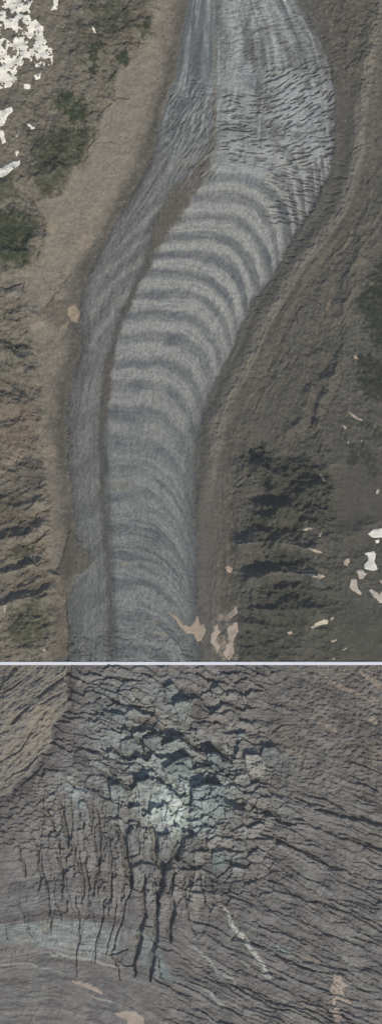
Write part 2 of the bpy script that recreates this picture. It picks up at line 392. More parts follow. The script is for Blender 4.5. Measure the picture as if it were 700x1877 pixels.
# ridges east (bodies with a sunny and a shaded flank)
ridges = [([(420, 1002), (475, 996), (525, 989), (545, 1000), (592, 1014)], 26, 9), ([(440, 1060), (500, 1052), (550, 1051), (598, 1056)], 22, 8), ([(450, 1108), (520, 1118), (590, 1110)], 26, 7),
          ([(480, 960), (520, 930), (560, 900), (600, 890)], 34, 9), ([(500, 905), (496, 870), (470, 840)], 26, 8), ([(560, 985), (600, 985), (700, 960)], 30, 4), ([(575, 690), (555, 760), (520, 800)], 22, 4), ([(630, 640), (600, 700), (575, 790)], 20, 5), ([(660, 430), (640, 520), (620, 600)], 26, 5)]
ridges += [([(-60, 1012), (40, 980), (94, 962)], 16, 7), ([(-60, 1060), (20, 1046), (96, 1022)], 18, 7), ([(20, 1062), (70, 1040), (120, 1060)], 14, 5), ([(-40, 930), (50, 930), (90, 905)], 20, 5), ([(-60, 1130), (40, 1100), (110, 1085)], 26, 6), ([(-60, 560), (30, 540), (80, 600)], 30, 6), ([(-60, 640), (20, 640), (70, 690)], 26, 6), ([(-60, 740), (40, 740), (80, 790)], 26, 5), ([(-60, 470), (50, 460), (80, 420)], 26, 5), ([(-60, 360), (60, 330), (130, 300)], 34, 6)]
for pts, wd, h in ridges:
    w, d, u = A.line(pts, wd + 20, 2.4); d = d * (1 + .5 * n_mid[w]) + 2 * n_fine[w]
    A.Z[w] += 2.1 * h * np.clip(1 - d / wd, 0, 1) ** 1.6 * sstep(0, .12, u) * sstep(0, .12, 1 - u)
RC = []
for pts, wd in [([(425, 1001), (475, 997), (525, 990), (560, 1006), (590, 1014)], 2.4), ([(465, 1055), (500, 1052), (550, 1051)], 2.4)]:
    RC.append((pts, wd))
P([(395, 990), (450, 1000), (440, 1040), (460, 1100), (430, 1140), (395, 1100), (372, 1040), (372, 900), (398, 900)], (80, 77, 70), .5, 10)
for (a, b, r) in ((417, 1005, 5), (419, 1044, 5), (420, 1072, 3), (357, 957, 2.5), (356, 916, 2), (360, 1000, 2), (398, 1035, 2), (396, 825, 2)):
    P([(a - r * .6, b - r), (a + r * .6, b - r), (a + r, b + r), (a - r * .5, b + r * 1.3)], (136, 126, 108), .85, 1.5)
pk = (sstep(0.05, 0.35, fbm(X, Y, 12, 4, 8) + 0.1))
A.paint([(386, 1140), (408, 1120), (430, 1110), (440, 1125), (432, 1160), (438, 1213), (398, 1213), (384, 1170)], T(160, 146, 132), .8, 5, 1, pk)
A.paint([(404, 900), (436, 905), (438, 1000), (426, 1120), (404, 1120)], T(92, 82, 72), .4, 8)

def zoneA(x0, x1, y0, y1, s_=18):
    return sstep(x0 - s_, x0 + s_, X) * (1 - sstep(x1 - s_, x1 + s_, X)) * sstep(y0 - s_, y0 + s_, Y) * (1 - sstep(y1 - s_, y1 + s_, Y))
# ---- relief of the valley sides
out = np.clip(-inside, 0, 400)
side = np.where(west, 0.16 * np.clip(out - 14, 0, 300), 0.10 * np.clip(out - 34, 0, 300))
A.Z += side.astype(np.float32) + morh * (8 + 6 * n_mid + 2.5 * n_fine) + 3
rough = sstep(0, 40, out) * (1 - bandm * 0.85)
mxx = np.interp(Y, [p[1] for p in mor] + [1213], [p[0] for p in mor] + [378]) - X
smooth = np.clip(np.exp(-((mxx - 12) / 42) ** 2) * sstep(120, 220, Y) * (1 - west) + .8 * zoneA(600, 720, 825, 975, 20) + .7 * zoneA(455, 540, 690, 820, 20) + .5 * zoneA(560, 700, 1090, 1213, 30), 0, 1)
ruff = np.where(west, .85, .50 * (1 - smooth)) + np.where(west, 0, .55) * sstep(0, 1, zoneA(440, 620, 830, 1213, 20)) + np.where(west, 0, .35) * zoneA(450, 600, 640, 830, 15)
A.Z += (rdg * 7.5 + n_mid * 4.0 + rdg2 * 1.8) * rough * ruff + (n_fine * 1.7 + n_pix * .5 + 1.6 * fbm(X, Y, 12, 4, 9, .6, True)) * rough * (1 - .75 * smooth)
A.Z += (n_mid * 2.4 + n_fine * 1.0 + rdg2 * 0.5) * (1 - rough) * (1 - ice)
wd1, wd2, wv, wtx, wty = worley(WX / 13 + 0.3 * n_mid, WY / 10, 3)
crk = 1 - sstep(0.0, 0.14, wd2 - wd1)
A.Z += (wv * .7 + (wtx * .6 - wty) * .8 - crk * .5) * sstep(20, 60, out) * west * (1 - bandm * .9)
mix(sstep(.1, .6, vnoise(X / 9 + n_mid, Y / 14, 4)) * .25 * (1 - bandm) * west, T(118, 106, 92)); mix(sstep(.1, .6, n_fine) * .2 * (1 - bandm), T(66, 62, 55))
rbs = 0
for a_, y0_, y1_ in ((-20, 860, 1300), (28, 640, 860), (-12, 480, 660)):
    c_, s_ = math.cos(math.radians(a_)), math.sin(math.radians(a_))
    uu = WX * c_ + WY * s_; vv_ = -WX * s_ + WY * c_
    rbs = rbs + fbm(uu / 3.2, vv_, 17, 4, 6, .55, True) * sstep(y0_ - 20, y0_ + 20, Y) * (1 - sstep(y1_ - 20, y1_ + 20, Y))
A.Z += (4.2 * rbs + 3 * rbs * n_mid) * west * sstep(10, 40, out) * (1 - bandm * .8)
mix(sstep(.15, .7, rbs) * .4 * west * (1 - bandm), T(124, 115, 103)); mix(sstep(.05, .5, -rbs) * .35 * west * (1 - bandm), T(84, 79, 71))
ea_ = fbm((WX * .99 + WY * .12) / 2.6, WY * .99 - WX * .12, 24, 4, 11, .55, True) * zoneA(440, 620, 830, 1213, 25) * (1 - west)
A.Z += 7 * ea_; mix(sstep(.2, .7, ea_) * .5, T(106, 101, 93))
mx = np.interp(Y, [p[1] for p in mor] + [1213], [p[0] for p in mor] + [378]) - X
par = fbm(mx + 4 * n_mid, Y / 6, 13, 4, 1, .55, True)
pz = (1 - west) * sstep(170, 60, -mx) * sstep(240, 340, Y) * (mx < -6) + (1 - west) * (mx >= -6) * .35 * sstep(400, 560, Y)
for q in RC: A.stroke(q[0], q[1] * 1.3, T(118, 112, 102), .8, 1.0)
mm2 = mormask * (.8 + .4 * n_mid)
mix(np.clip(mm2, 0, 1) * .9, T(126, 120, 112)); mix(np.exp(-((mxx + 2) / 26) ** 2) * (1 - west) * sstep(250, 400, Y) * .35, T(108, 103, 96))
mix(np.exp(-((mxx + 20) / 7) ** 2) * (1 - west) * sstep(250, 350, Y) * (1 - sstep(800, 900, Y)) * .6, T(72, 70, 66))
mix(np.exp(-((mxx + 38 + 4 * n_mid) / 5) ** 2) * (1 - west) * sstep(420, 480, Y) * (1 - sstep(760, 860, Y)) * .5, T(112, 104, 96))
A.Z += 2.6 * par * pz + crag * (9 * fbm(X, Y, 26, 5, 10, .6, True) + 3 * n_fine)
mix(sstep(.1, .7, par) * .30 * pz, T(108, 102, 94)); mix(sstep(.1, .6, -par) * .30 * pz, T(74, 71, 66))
# hatched gashes on the east margin
gu = (X * 0.82 + Y * 0.57); gv = (-X * 0.57 + Y * 0.82)
ga = fbm((X * .8 - Y * .6) / 3.2, (X * .6 + Y * .8), 3.2, 3, 5)
gm = sstep(0, 12, X - Rx + 10) * (1 - sstep(70, 110, X - Rx)) * (1 - sstep(300, 420, Y))
gcr = sstep(0.18, 0.5, ga) * gm * sstep(-.3, .3, vnoise(X / 28, Y / 28, 6))
A.Z -= 1.9 * gcr
ga2 = fbm(X / 4, Y, 3.0, 3, 2)
gm2 = sstep(-8, 8, X - Rx) * (1 - sstep(30, 60, X - Rx)) * sstep(250, 320, Y) * (1 - sstep(560, 640, Y)) * (1 - mormask)
A.Z -= 2.4 * sstep(0.2, 0.5, ga2) * gm2
q1 = fbm(X, Y, 8, 4, 10, .7); q2 = fbm(X * 1.3, Y, 17, 4, 3, .65)
land = (1 - ice) * (1 - .7 * smooth)
mix(sstep(.05, .45, q1) * .38 * land * (1 - .5 * bandm), T(74, 72, 66)); mix(sstep(.05, .45, -q1) * .30 * land, T(134, 127, 116)); mix(sstep(.1, .5, q2) * .3 * land * (1 - .6 * bandm), T(78, 78, 72))
mix(sstep(.35, .7, n_pix) * .3 * land, T(158, 150, 138)); mix(sstep(.35, .7, -n_pix) * .3 * land, T(58, 56, 52))
for (w, m), vc in zip(vegs, vcol): C[w] += (vc - C[w]) * np.clip((np.where(west[w], .5, .65) * m * (.8 + 1.1 * q1[w] + .6 * q2[w])), 0, .9)[..., None]
mix(.3 * (1 - ice) * (1 - west) * sstep(20, 60, -mxx), T(82, 82, 78))
mix(.35 * land * (1 - west) * sstep(700, 980, Y) * sstep(60, 120, X - Rx), T(70, 70, 66))

# ---- the ice
bands = [
 [(380, 40), (450, 30), (500, 40), (560, 110), (600, 210), (612, 300)],
 [(380, 80), (460, 75), (520, 100), (570, 160), (596, 240), (608, 320)],
 [(380, 118), (470, 112), (530, 145), (578, 205), (598, 285), (604, 330)],
 [(380, 150), (470, 150), (540, 190), (582, 250), (594, 320), (600, 350)],
 [(395, 185), (470, 190), (530, 225), (570, 275), (587, 330), (590, 400)],
 [(400, 215), (471, 222), (530, 250), (561, 282), (574, 320), (578, 400)],
 [(400, 243), (459, 252), (514, 266), (536, 290), (549, 329), (556, 363), (560, 420)],
 [(385, 292), (403, 291), (433, 289), (471, 296), (501, 307), (523, 329), (536, 356), (543, 400), (546, 430)],
 [(360, 338), (379, 331), (413, 325), (443, 325), (473, 337), (503, 361), (524, 391), (532, 426), (534, 450)],
 [(340, 368), (366, 362), (413, 361), (443, 364), (469, 374), (490, 404), (505, 439), (509, 475), (511, 500)],
 [(320, 403), (336, 400), (379, 395), (421, 399), (451, 413), (473, 439), (490, 466), (498, 500), (500, 530)],
 [(300, 438), (323, 434), (349, 430), (391, 431), (421, 442), (443, 459), (464, 488), (474, 524), (478, 560)],
 [(280, 470), (301, 467), (357, 467), (391, 473), (421, 487), (439, 508), (449, 541), (453, 580)],
 [(255, 503), (276, 501), (319, 499), (357, 505), (391, 519), (417, 547), (430, 580), (434, 610)],
 [(245, 541), (267, 539), (321, 538), (360, 541), (383, 555), (401, 577), (416, 603), (424, 640)],
 [(225, 580), (263, 576), (301, 576), (343, 581), (369, 595), (392, 627), (403, 652), (407, 680)],
 [(210, 624), (227, 620), (266, 616), (330, 619), (356, 634), (377, 660), (387, 686), (392, 720)],
 [(195, 676), (210, 669), (241, 663), (291, 662), (323, 673), (349, 696), (366, 729), (371, 760)],
 [(190, 708), (207, 706), (271, 706), (306, 715), (331, 737), (349, 768), (356, 800)],
 [(185, 760), (194, 757), (246, 757), (293, 763), (319, 787), (340, 819), (350, 860)],
 [(185, 812), (199, 809), (246, 812), (280, 817), (310, 839), (335, 880), (346, 920)],
 [(190, 858), (250, 858), (285, 868), (315, 895), (340, 940), (350, 980)],
 [(190, 912), (250, 912), (285, 922), (318, 955), (344, 1005), (352, 1040)],
 [(195, 962), (250, 960), (290, 972), (322, 1008), (346, 1060)],
 [(195, 1010), (250, 1010), (290, 1022), (325, 1060), (350, 1110)],
 [(200, 1062), (250, 1064), (290, 1078), (328, 1115), (352, 1160)],
 [(200, 1118), (250, 1122), (290, 1140), (328, 1175), (352, 1220)],
 [(200, 1180), (250, 1184), (290, 1202), (328, 1240), (352, 1280)],
 [(200, 1250), (250, 1254), (290, 1272), (352, 1350)]]
YB = np.stack([interp_ext(A.xs, b, 4.0) for b in bands])
YB = np.maximum.accumulate(YB + np.arange(len(bands))[:, None] * 0.01, 0)
ph = np.empty_like(X)
yq = Y[:, 0]
for i in range(len(A.xs)):
    ph[:, i] = np.interp(yq, YB[:, i], np.arange(len(bands)), left=-1, right=len(bands))
ph = ph + 0.10 * fbm(X, Y, 26, 3, 6) + 0.05 * n_fine
t = np.clip((X - Lx) / (Rx - Lx + 1e-6), -.1, 1.1)      # stream lines
s = np.where(X > Mx, 1, 0)
lin = fbm(t * 260 + 0.6 * n_mid * 6, Y * 0.055, 5, 4, 4)          # long streaks along the flow
lin2 = fbm(t * 150, Y * 0.03, 5, 3, 10)
arc = fbm(ph * 50, X * .10, 5, 3, 8)
iceC = np.zeros_like(C); iceC[:] = T(108, 112, 115)
def imix(m, c, arr=iceC): arr[:] = arr + (c - arr) * np.clip(m, 0, 1)[..., None]
def cracks0(angle_deg, lx, ly, seed, lo, hi):
    a = math.radians(angle_deg); c, s_ = math.cos(a), math.sin(a)
    return sstep(lo, hi, fbm((WX * c + WY * s_) / lx, (-WX * s_ + WY * c) / ly, 1.0, 2, seed, .5))
# main stream: ogives
og = 0.5 + 0.5 * np.cos(2 * np.pi * ph)
og = .88 * sstep(0.04, 1.1, og + 0.24 * n_mid + 0.2 * arc + .12 * n_fine)
east = sstep(-2, 3, X - Mx)
oenv = np.maximum(sstep(225, 300, Y), .75 * sstep(60, 150, Y) * sstep(480, 540, X + .2 * Y)) * (1 - 0.45 * sstep(680, 900, Y))
pale = T(138, 140, 138) * (1 - .0 * X[..., None]); 
palem = east * oenv
imix(palem * 0.95, T(157, 156, 154)); imix(palem * sstep(0, .6, n_fine) * .25, T(118, 120, 120)); imix(palem * sstep(450, 900, Y) * .55, T(122, 124, 122))
imix(palem * og * (.85 + .5 * n_mid), T(94, 98, 103)); imix(palem * og * sstep(500, 560, X) * (1 - sstep(400, 460, Y)) * .6, T(84, 80, 84))
imix(palem * sstep(0.1, .7, -arc) * .30, T(140, 142, 140)); imix(palem * sstep(.1, .7, arc) * .35, T(84, 90, 94))
imix(east * sstep(700, 960, Y) * .25, T(90, 96, 98)); imix(east * sstep(650, 800, Y) * sstep(0, .6, n_mid) * .3, T(74, 80, 84)); imix(east * sstep(650, 800, Y) * sstep(0, .6, -n_mid) * .3, T(112, 114, 114)); imix(east * sstep(760, 900, Y) * sstep(0.0, .5, -arc) * .6, T(136, 138, 137)); imix(east * sstep(820, 960, Y) * sstep(0.0, .6, arc) * .45, T(74, 80, 85))
imix(east * sstep(800, 900, Y) * sstep(0.25, .0, np.abs(ph - np.round(ph) - .45)) * sstep(250, 330, X) * .0, T(110, 112, 112))
# west stream
wst = 1 - east
tw = np.clip((X - Lx) / (Mx - Lx + 1e-6), 0, 1)
wl = fbm(tw * 75 + 5 * np.sin(Y / 60), Y * .05, 5, 4, 7)
wl2 = fbm(tw * 120 + 9 * np.sin(Y / 70), Y * .03, 3, 3, 1)
imix(wst * 1.0, T(124, 125, 122)); imix(wst * sstep(0, .55, wl) * .8, T(138, 138, 138)); imix(wst * sstep(0, .55, -wl) * .8, T(76, 78, 82)); imix(wst * sstep(.05, .5, wl2) * .5, T(80, 80, 82)); imix(wst * sstep(.05, .5, -wl2) * .4, T(128, 129, 130)); imix(wst * sstep(.0, .6, n_mid) * .35, T(84, 85, 88))
imix(wst * sstep(380, 470, Y) * (1 - sstep(1040, 1120, Y)) * .3, T(108, 108, 106))
pb = 0.5 + .5 * np.sin(Y / 11 + tw * 5.5 + n_mid * 2.2)
imix(wst * sstep(0.5, 1, pb) * sstep(330, 400, Y) * (1 - sstep(700, 800, Y)) * .40 * sstep(.25, .6, tw), T(122, 121, 120))
imix(np.clip(wst * np.exp(-np.clip(dL, 0, 99) / 11) * (.45 + .55 * sstep(100, 300, Y)) * (1.15 + .8 * n_mid), 0, 1), T(76, 73, 70))
imix(wst * np.exp(-(tw - .3) ** 2 / .03) * sstep(590, 700, Y) * .35 * (1 - sstep(820, 900, Y)), T(94, 90, 96))
imix(wst * sstep(850, 950, Y) * .35, T(100, 105, 107)); wdia = cracks0(-52, 16, 2.6, 4, .0, .5) * wst * sstep(160, 240, Y); imix(wdia * .28, T(78, 79, 80)); wdi2 = cracks0(-60, 14, 2.4, 8, .1, .5) * wst * sstep(160, 240, Y); imix(wdi2 * .3, T(138, 138, 136)); imix(sstep(.3, .8, np.sin(Y / 13.5 + 3 * tw + 1.4 * n_mid)) * wst * sstep(560, 640, Y) * .35, T(84, 86, 87)); imix(sstep(.35, .9, np.sin((Y + (X - Lx) * 1.6) / 9.5 + 2.2 * n_mid)) * wst * sstep(330, 400, Y) * (1 - sstep(600, 680, Y)) * .45 * sstep(.2, .4, tw), T(146, 146, 142)); imix(sstep(.35, .9, -np.sin((Y + (X - Lx) * 1.6) / 9.5 + 2.2 * n_mid)) * wst * sstep(330, 400, Y) * (1 - sstep(600, 680, Y)) * .35 * sstep(.2, .4, tw), T(92, 93, 94))
# upper basin
up = 1 - sstep(215, 300, Y)
upe = up * sstep(-6, 6, X - 392)
imix(upe * .9, T(134, 137, 135)); imix(upe * sstep(0, .45, lin) * .75, T(88, 90, 93)); imix(upe * sstep(0, .45, -lin) * .75, T(165, 169, 168)); imix(upe * sstep(.1, .6, n_mid) * .4, T(92, 93, 95)); imix(up * sstep(.05, .55, lin2) * .4, T(86, 90, 95))
upw = up * (1 - sstep(-6, 6, X - 392))
imix(upw * .5, T(102, 108, 113)); imix(upw * sstep(0, .5, lin) * .55, T(80, 85, 90)); imix(upw * sstep(0, .5, -lin) * .7, T(150, 154, 154))
A_C = A.C; A.C = iceC
P([(415, -90), (440, -90), (446, 40), (448, 70), (440, 110), (425, 100), (418, 40)], (146, 152, 152), .6, 9)
P([(480, -90), (500, -10), (530, 40), (545, 80), (530, 95), (500, 50), (470, 0)], (142, 148, 150), .55, 8)
P([(420, 110), (462, 115), (460, 148), (425, 150)], (140, 146, 150), .5, 7)
for pts, wd, c, a in [([(462, 20), (450, 60), (462, 100), (470, 130), (474, 180), (476, 250)], 7, (92, 88, 94), .7), ([(395, 60), (396, 130), (394, 200), (388, 262)], 4, (108, 101, 95), .6), ([(455, 60), (500, 50), (520, 85), (545, 130), (560, 200)], 7, (104, 102, 102), .5),
                      ([(430, 155), (470, 160), (500, 150)], 6, (90, 94, 98), .5), ([(410, 145), (460, 140), (480, 160)], 5, (86, 92, 96), .4), ([(400, 240), (440, 232), (480, 246), (500, 250)], 7, (92, 96, 99), .5),
                      ([(540, 0), (575, 60), (592, 110), (604, 180), (606, 260)], 5, (96, 90, 98), .6), ([(520, -20), (550, 50), (575, 110), (588, 180), (592, 260), (586, 320)], 4, (92, 90, 96), .5), ([(505, 0), (540, 60), (562, 120), (572, 190), (576, 270)], 3, (98, 98, 102), .5), ([(350, 0), (356, 60), (350, 140)], 5, (84, 88, 94), .5), ([(375, 0), (382, 80), (372, 160)], 4, (88, 92, 97), .4)]:
    A.stroke(pts, wd, T(*c), a, 1.0, soft=4)
P([(500, 150), (560, 130), (590, 200), (585, 280), (540, 260), (505, 210)], (134, 138, 144), .5, 16)
P([(470, 170), (520, 190), (540, 250), (500, 270), (470, 240)], (96, 94, 98), .4, 10)
# pale dust patches on the lower tongue
P([(206, 880), (240, 884), (248, 896), (212, 900)], (116, 114, 106), .7, 5); P([(254, 870), (272, 870), (274, 880), (258, 880)], (122, 124, 122), .8, 3)
P([(214, 960), (224, 960), (216, 980)], (112, 116, 110), .5, 3)
for a, b in ((172, 986), (120, 1032)): A.stroke([(a, b), (a + 6, b + 5)], 1.2, T(132, 122, 104), .8)
for pts, wd in [([(214, 1032), (228, 1034), (236, 1031)], 1.6), ([(270, 1138), (292, 1143)], 1.2), ([(288, 1160), (304, 1162)], 1.8), ([(360, 905), (359, 925)], 1.4), ([(357, 948), (358, 968)], 1.8)]:
    A.stroke(pts, wd, T(150, 140, 118), .9)
# the brown band between the two streams
med = [(392, 120), (397, 200), (400, 268), (384, 320), (352, 360), (330, 402), (302, 440), (284, 464), (262, 510), (240, 555), (222, 600), (208, 642), (203, 680), (204, 715), (196, 740), (192, 800), (195, 900), (202, 1000), (206, 1100), (209, 1213), (203, 1213), (199, 1100), (192, 1000), (185, 900), (183, 800), (185, 745), (188, 700), (199, 640), (214, 595), (232, 550), (253, 505), (270, 462), (284, 408), (308, 355), (338, 322), (368, 290), (388, 250), (391, 200)]
w, sm = A.sd(med, 14, .8)
medm = np.zeros(X.shape, np.float32); medm[w] = sstep(-7, 6, sm + 4 * n_mid[w] + 3.5 * n_fine[w])
mfade = (1 - .1 * sstep(720, 900, Y))
imix(medm * .92 * mfade * sstep(100, 200, Y), T(99, 93, 86))
imix(medm * sstep(440, 500, Y) * .7, T(76, 77, 76)); imix(medm * sstep(640, 670, Y) * (1 - sstep(745, 770, Y)) * .6, T(97, 90, 86))
imix(np.exp(-((X - Mx - 8) / 5) ** 2) * sstep(740, 800, Y) * .5, T(70, 75, 78))
# dark margins of the tongue in the east
imix(np.clip(np.exp(-np.clip(dR, 0, 99) / 8) * (.8 + .7 * n_mid), 0, 1), T(79, 78, 79))
imix(np.exp(-(dR / 16) ** 2) * sstep(640, 760, Y) * .5, T(80, 84, 88))
imix(sstep(1150, 1213, Y) * .3 * n_mid, T(60, 64, 70))
w, sf = A.sd(fanp, 12); fanm = np.zeros(X.shape, np.float32); fanm[w] = sstep(-2.5, 2.5, sf + 4 * n_mid[w] + 2.5 * n_fine[w])
imix(fanm * .8, T(98, 93, 85)); imix(fanm * sstep(.3, 0, np.abs(n_fine)) * .2, T(110, 100, 88))
spk = vnoise(X / 1.3, Y / 2.4, 11); sp2 = vnoise(X / 3.2, Y / 5, 4)
iceC *= (1 - .2 * (cracks0(6, 9, 2.0, 2, .1, .5) * upe * (1 - sstep(120, 180, Y))))[..., None]; iceC *= (1 + .2 * cracks0(-8, 9, 2.2, 10, .1, .5) * upe)[..., None]
iceC *= (1 + 0.17 * spk + 0.13 * sp2 + 0.08 * n_mid + .05 * n_fine)[..., None]
A.C = A_C
imix(medm * .001, T(90, 90, 90))
mix(fanm, T(88, 84, 77)); mix(ice, iceC) if False else None
C[:] = C + (iceC - C) * ice[..., None]

# relief of the ice: swell, ogive waves, fine furrows, crevasse fields
wid = (Rx - Lx)
A.Z += ice * (6 * np.sqrt(np.clip(inside / 90, 0, 1)) - 2)
A.Z += ice * (palem * (-0.5 * og) + 0.5 * lin * up + 0.55 * arc * east * sstep(250, 320, Y) + 0.45 * wl * wst + 0.45 * spk + 0.35 * sp2 + .8 * n_mid)
A.Z += medm * sstep(150, 300, Y) * 1.6 * (1 - .6 * sstep(500, 600, Y))
ang = np.radians(np.interp(Y, [100, 180, 260, 330, 420], [-28, -26, -4, 12, 18])) * sstep(430, 530, X) 
angw = np.radians(-58) * (1 - sstep(360, 400, X)) * sstep(120, 200, Y)
angw = angw * (1 - sstep(250, 420, Y) * .2)
an = ang + angw
ca, sa = np.cos(an), np.sin(an)
# local rotation by area blocks keeps lines continuous enough
def cracks(angle_deg, lx, ly, seed, lo, hi):
    a = math.radians(angle_deg); c, s_ = math.cos(a), math.sin(a)
    xr = WX * c + WY * s_; yr = -WX * s_ + WY * c
    n = fbm(xr / lx, yr / ly, 1.0, 2, seed, .5)
    return sstep(lo, hi, n)
def zone(x0, x1, y0, y1, s_=18):
    return sstep(x0 - s_, x0 + s_, X) * (1 - sstep(x1 - s_, x1 + s_, X)) * sstep(y0 - s_, y0 + s_, Y) * (1 - sstep(y1 - s_, y1 + s_, Y))
cz = zone(402, 500, 165, 300) * cracks(2, 17, 2.9, 3, .0, .45)
cz = np.maximum(cz, zone(480, 620, 110, 250) * cracks(-28, 12, 3.0, 6, -.02, .4))
cz = np.maximum(cz, zone(500, 620, 235, 310) * cracks(-12, 13, 3.0, 8, -.0, .4))
cz = np.maximum(cz, zone(490, 620, 300, 420) * cracks(14, 15, 2.7, 1, .0, .45))
cz = np.maximum(cz, zone(400, 600, -120, 140, 25) * cracks(-14, 11, 2.6, 7, .1, .5) * .5)
cz = np.maximum(cz, zone(300, 396, 165, 330) * cracks(-58, 16, 2.4, 5, .05, .5) * .7)
cz = np.maximum(cz, zone(330, 400, 140, 190, 10) * cracks(5, 15, 3.0, 5, .18, .6) * .6)
cz = np.maximum(cz, zone(100, 400, 1150, 1330, 25) * cracks(20, 10, 4, 9, .1, .5) * .6)
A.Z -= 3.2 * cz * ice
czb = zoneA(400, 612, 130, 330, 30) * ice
C *= (1 - 0.30 * cz * ice)[..., None]  # crack shade also put into the colour, over the real depth
mix(czb * (1 - cz) * .6 * sstep(-.3, .3, lin + n_mid), T(166, 170, 172))
mix(cracks(-56, 12, 2.2, 2, 0, .5) * zoneA(290, 400, 130, 340) * ice * .5, T(150, 154, 156))
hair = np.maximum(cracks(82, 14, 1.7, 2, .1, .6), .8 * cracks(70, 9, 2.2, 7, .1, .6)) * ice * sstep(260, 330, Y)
A.Z -= 0.6 * hair; C *= (1 - .17 * hair)[..., None]  # furrows cut shallow, their shade deepened by a darker tint
A.Z += fanm * 2.5
C *= (1 + 0.06 * n_pix)[..., None]

def level(G, row, wgt):
    p = G.Z[row].astype(float); k = 30; q = np.pad(p, k, mode='edge'); q = np.convolve(q, np.ones(2 * k + 1) / (2 * k + 1), 'valid')
    G.Z -= ((q - 8)[None, :] * wgt[:, None]).astype(np.float32)
    e = np.clip(G.Z[row] - 8, -3, .6) + 8 - G.Z[row]
    G.Z += (e[None, :] * (wgt ** 30)[:, None]).astype(np.float32)
level(A, -1, sstep(1120, 1213, A.ys))
# ---- split the upper ground into named surfaces
K = np.zeros(X.shape, np.int8)
K[~west] = 1
K[(bandm > .5) & west] = 2
K[(mormask > .45)] = 3
for w, m in vegs: K[w] = np.where((m > .42) & (K[w] < 2), 4, K[w])
K[ice > .5] = 5
K[(ice > .5) & (medm > .5) & (Y > 190)] = 6
K[fanm > .5] = 7
Kf = K[:-1, :-1]
names = {0: ('mountainside', M_rock), 1: ('mountainside', M_rock), 2: ('scree_slope', M_rock), 3: ('lateral_moraine', M_rock), 4: ('alpine_grass', M_grass), 5: ('glacier', M_ice), 6: ('medial_moraine', M_rock), 7: ('debris_fan', M_rock)}
labels = {4: 'patches of dark green alpine grass and painted flank shade on the valley sides'}
for k, (nm, mt) in names.items():
    o = grid_mesh(nm, A, Kf == k, mt)
    if k == 4: tag(o, labels[4], kind='stuff')
    else: tag(o, kind='structure')

# ---- snow lying on the upper ground
SNOW = T(226, 220, 213); TAN = T(176, 160, 146)
def snow(poly, label, tint=SNOW, h=.9, G=A, warp=1.0, holes=0, frag=None, maxn=1, group=None, pad=8):
    w, s = G.sd(poly, pad, warp)
    if holes:
        n = fbm(G.X[w], G.Y[w], 17, 5, 6, .62)
        s = np.minimum(s, (n + holes + .38 * fbm(G.X[w], G.Y[w], 6, 4, 2, .7)) * 20)
    return drape('snow_patch', G, w, s, h, tint, M_snow, label, 'snow patch', group, frag=frag, maxn=maxn, min_cells=4)
FR = ('small ragged scrap of white snow beside the big snowfield in the top left corner', 'snow scraps round the corner snowfield')
snow([(-80, -80), (58, -80), (62, 6), (54, 20), (68, 40), (80, 52), (84, 74), (98, 92), (98, 122), (66, 127), (62, 112), (46, 120), (40, 140), (24, 163), (0, 166), (-80, 160)], 'big broken white snowfield filling the top left corner of the slope', holes=.13, frag=FR, maxn=24)
snow([(88, -60), (108, -60), (110, 18), (92, 24), (100, 10)], 'narrow white snow strip at the top edge right of the corner snowfield', holes=.35)
snow([(64, 140), (78, 138), (76, 148), (66, 152)], 'small snow patch just below the square corner of the big snowfield')
snow([(46, 156), (56, 153), (55, 163), (47, 165)], 'small snow patch under the lower tip of the big snowfield')
snow([(-60, 205), (8, 206), (26, 200), (29, 208), (16, 218), (8, 232), (-4, 236), (-60, 240)], 'angular snow patch on the left border below the big snowfield')
snow([(0, 240), (8, 242), (14, 262), (6, 266), (0, 256)], 'little snow patch on the left border under the angular one')
snow([(49, 228), (56, 229), (66, 238), (60, 241)], 'thin slanting snow sliver on the brown slope by the left border')
snow([(30, 282), (36, 276), (37, 282), (31, 288)], 'tiny snow dot above the lowest snow patch of the left border')
snow([(-60, 318), (2, 312), (20, 300), (36, 294), (37, 304), (20, 322), (6, 328), (-60, 334)], 'snow patch lowest on the left border, above the dark grass')
snow([(30, 246), (38, 248), (36, 252), (31, 251)], 'tiny snow speck beside the slanting sliver on the left slope')
snow([(6, 1110), (12, 1110), (10, 1124), (6, 1124)], 'pale upright snow sliver on the green slope in the lower left', T(160, 150, 138))
snow([(79, 1184), (83, 1184), (83, 1194), (79, 1194)], 'small pale snow sliver near the bottom of the left slope', T(160, 150, 138))
snow([(169, 50), (172, 50), (177, 60), (173, 60)], 'short white sliver of snow in the gully crossing near the top left', h=.8)
# east
snow([(299, 1112), (310, 1123), (323, 1129), (334, 1144), (349, 1148), (357, 1139), (361, 1126), (366, 1146), (372, 1144), (376, 1157), (370, 1174), (361, 1176), (354, 1162), (342, 1161), (331, 1151), (320, 1134), (306, 1120)], 'forked tan snow tongue lying on the lower end of the glacier', T(168, 150, 134), warp=.4)
snow([(553, 970), (566, 968), (571, 971), (562, 975), (553, 975)], 'oval pinkish snow patch high on the eastern ridge flank', TAN)
snow([(580, 978), (589, 977), (587, 985), (581, 985)], 'small round snow patch right of the oval pinkish one', TAN)
snow([(563, 1006), (575, 1008), (592, 1013), (590, 1016), (570, 1012)], 'thin white snow streak along the crest of the upper ridge', TAN)
snow([(546, 1051), (562, 1050), (594, 1052), (596, 1056), (586, 1059), (566, 1055)], 'wedge of snow at the right end of the lower ridge', TAN)
snow([(627, 1028), (638, 1021), (638, 1030), (634, 1038), (627, 1034)], 'leaf shaped snow patch left of the hourglass one', TAN)
snow([(666, 1014), (684, 1010), (687, 1016), (684, 1028), (691, 1042), (684, 1045), (667, 1042), (665, 1034), (673, 1028), (672, 1020)], 'hourglass shaped white snow patch near the right border', warp=.4)
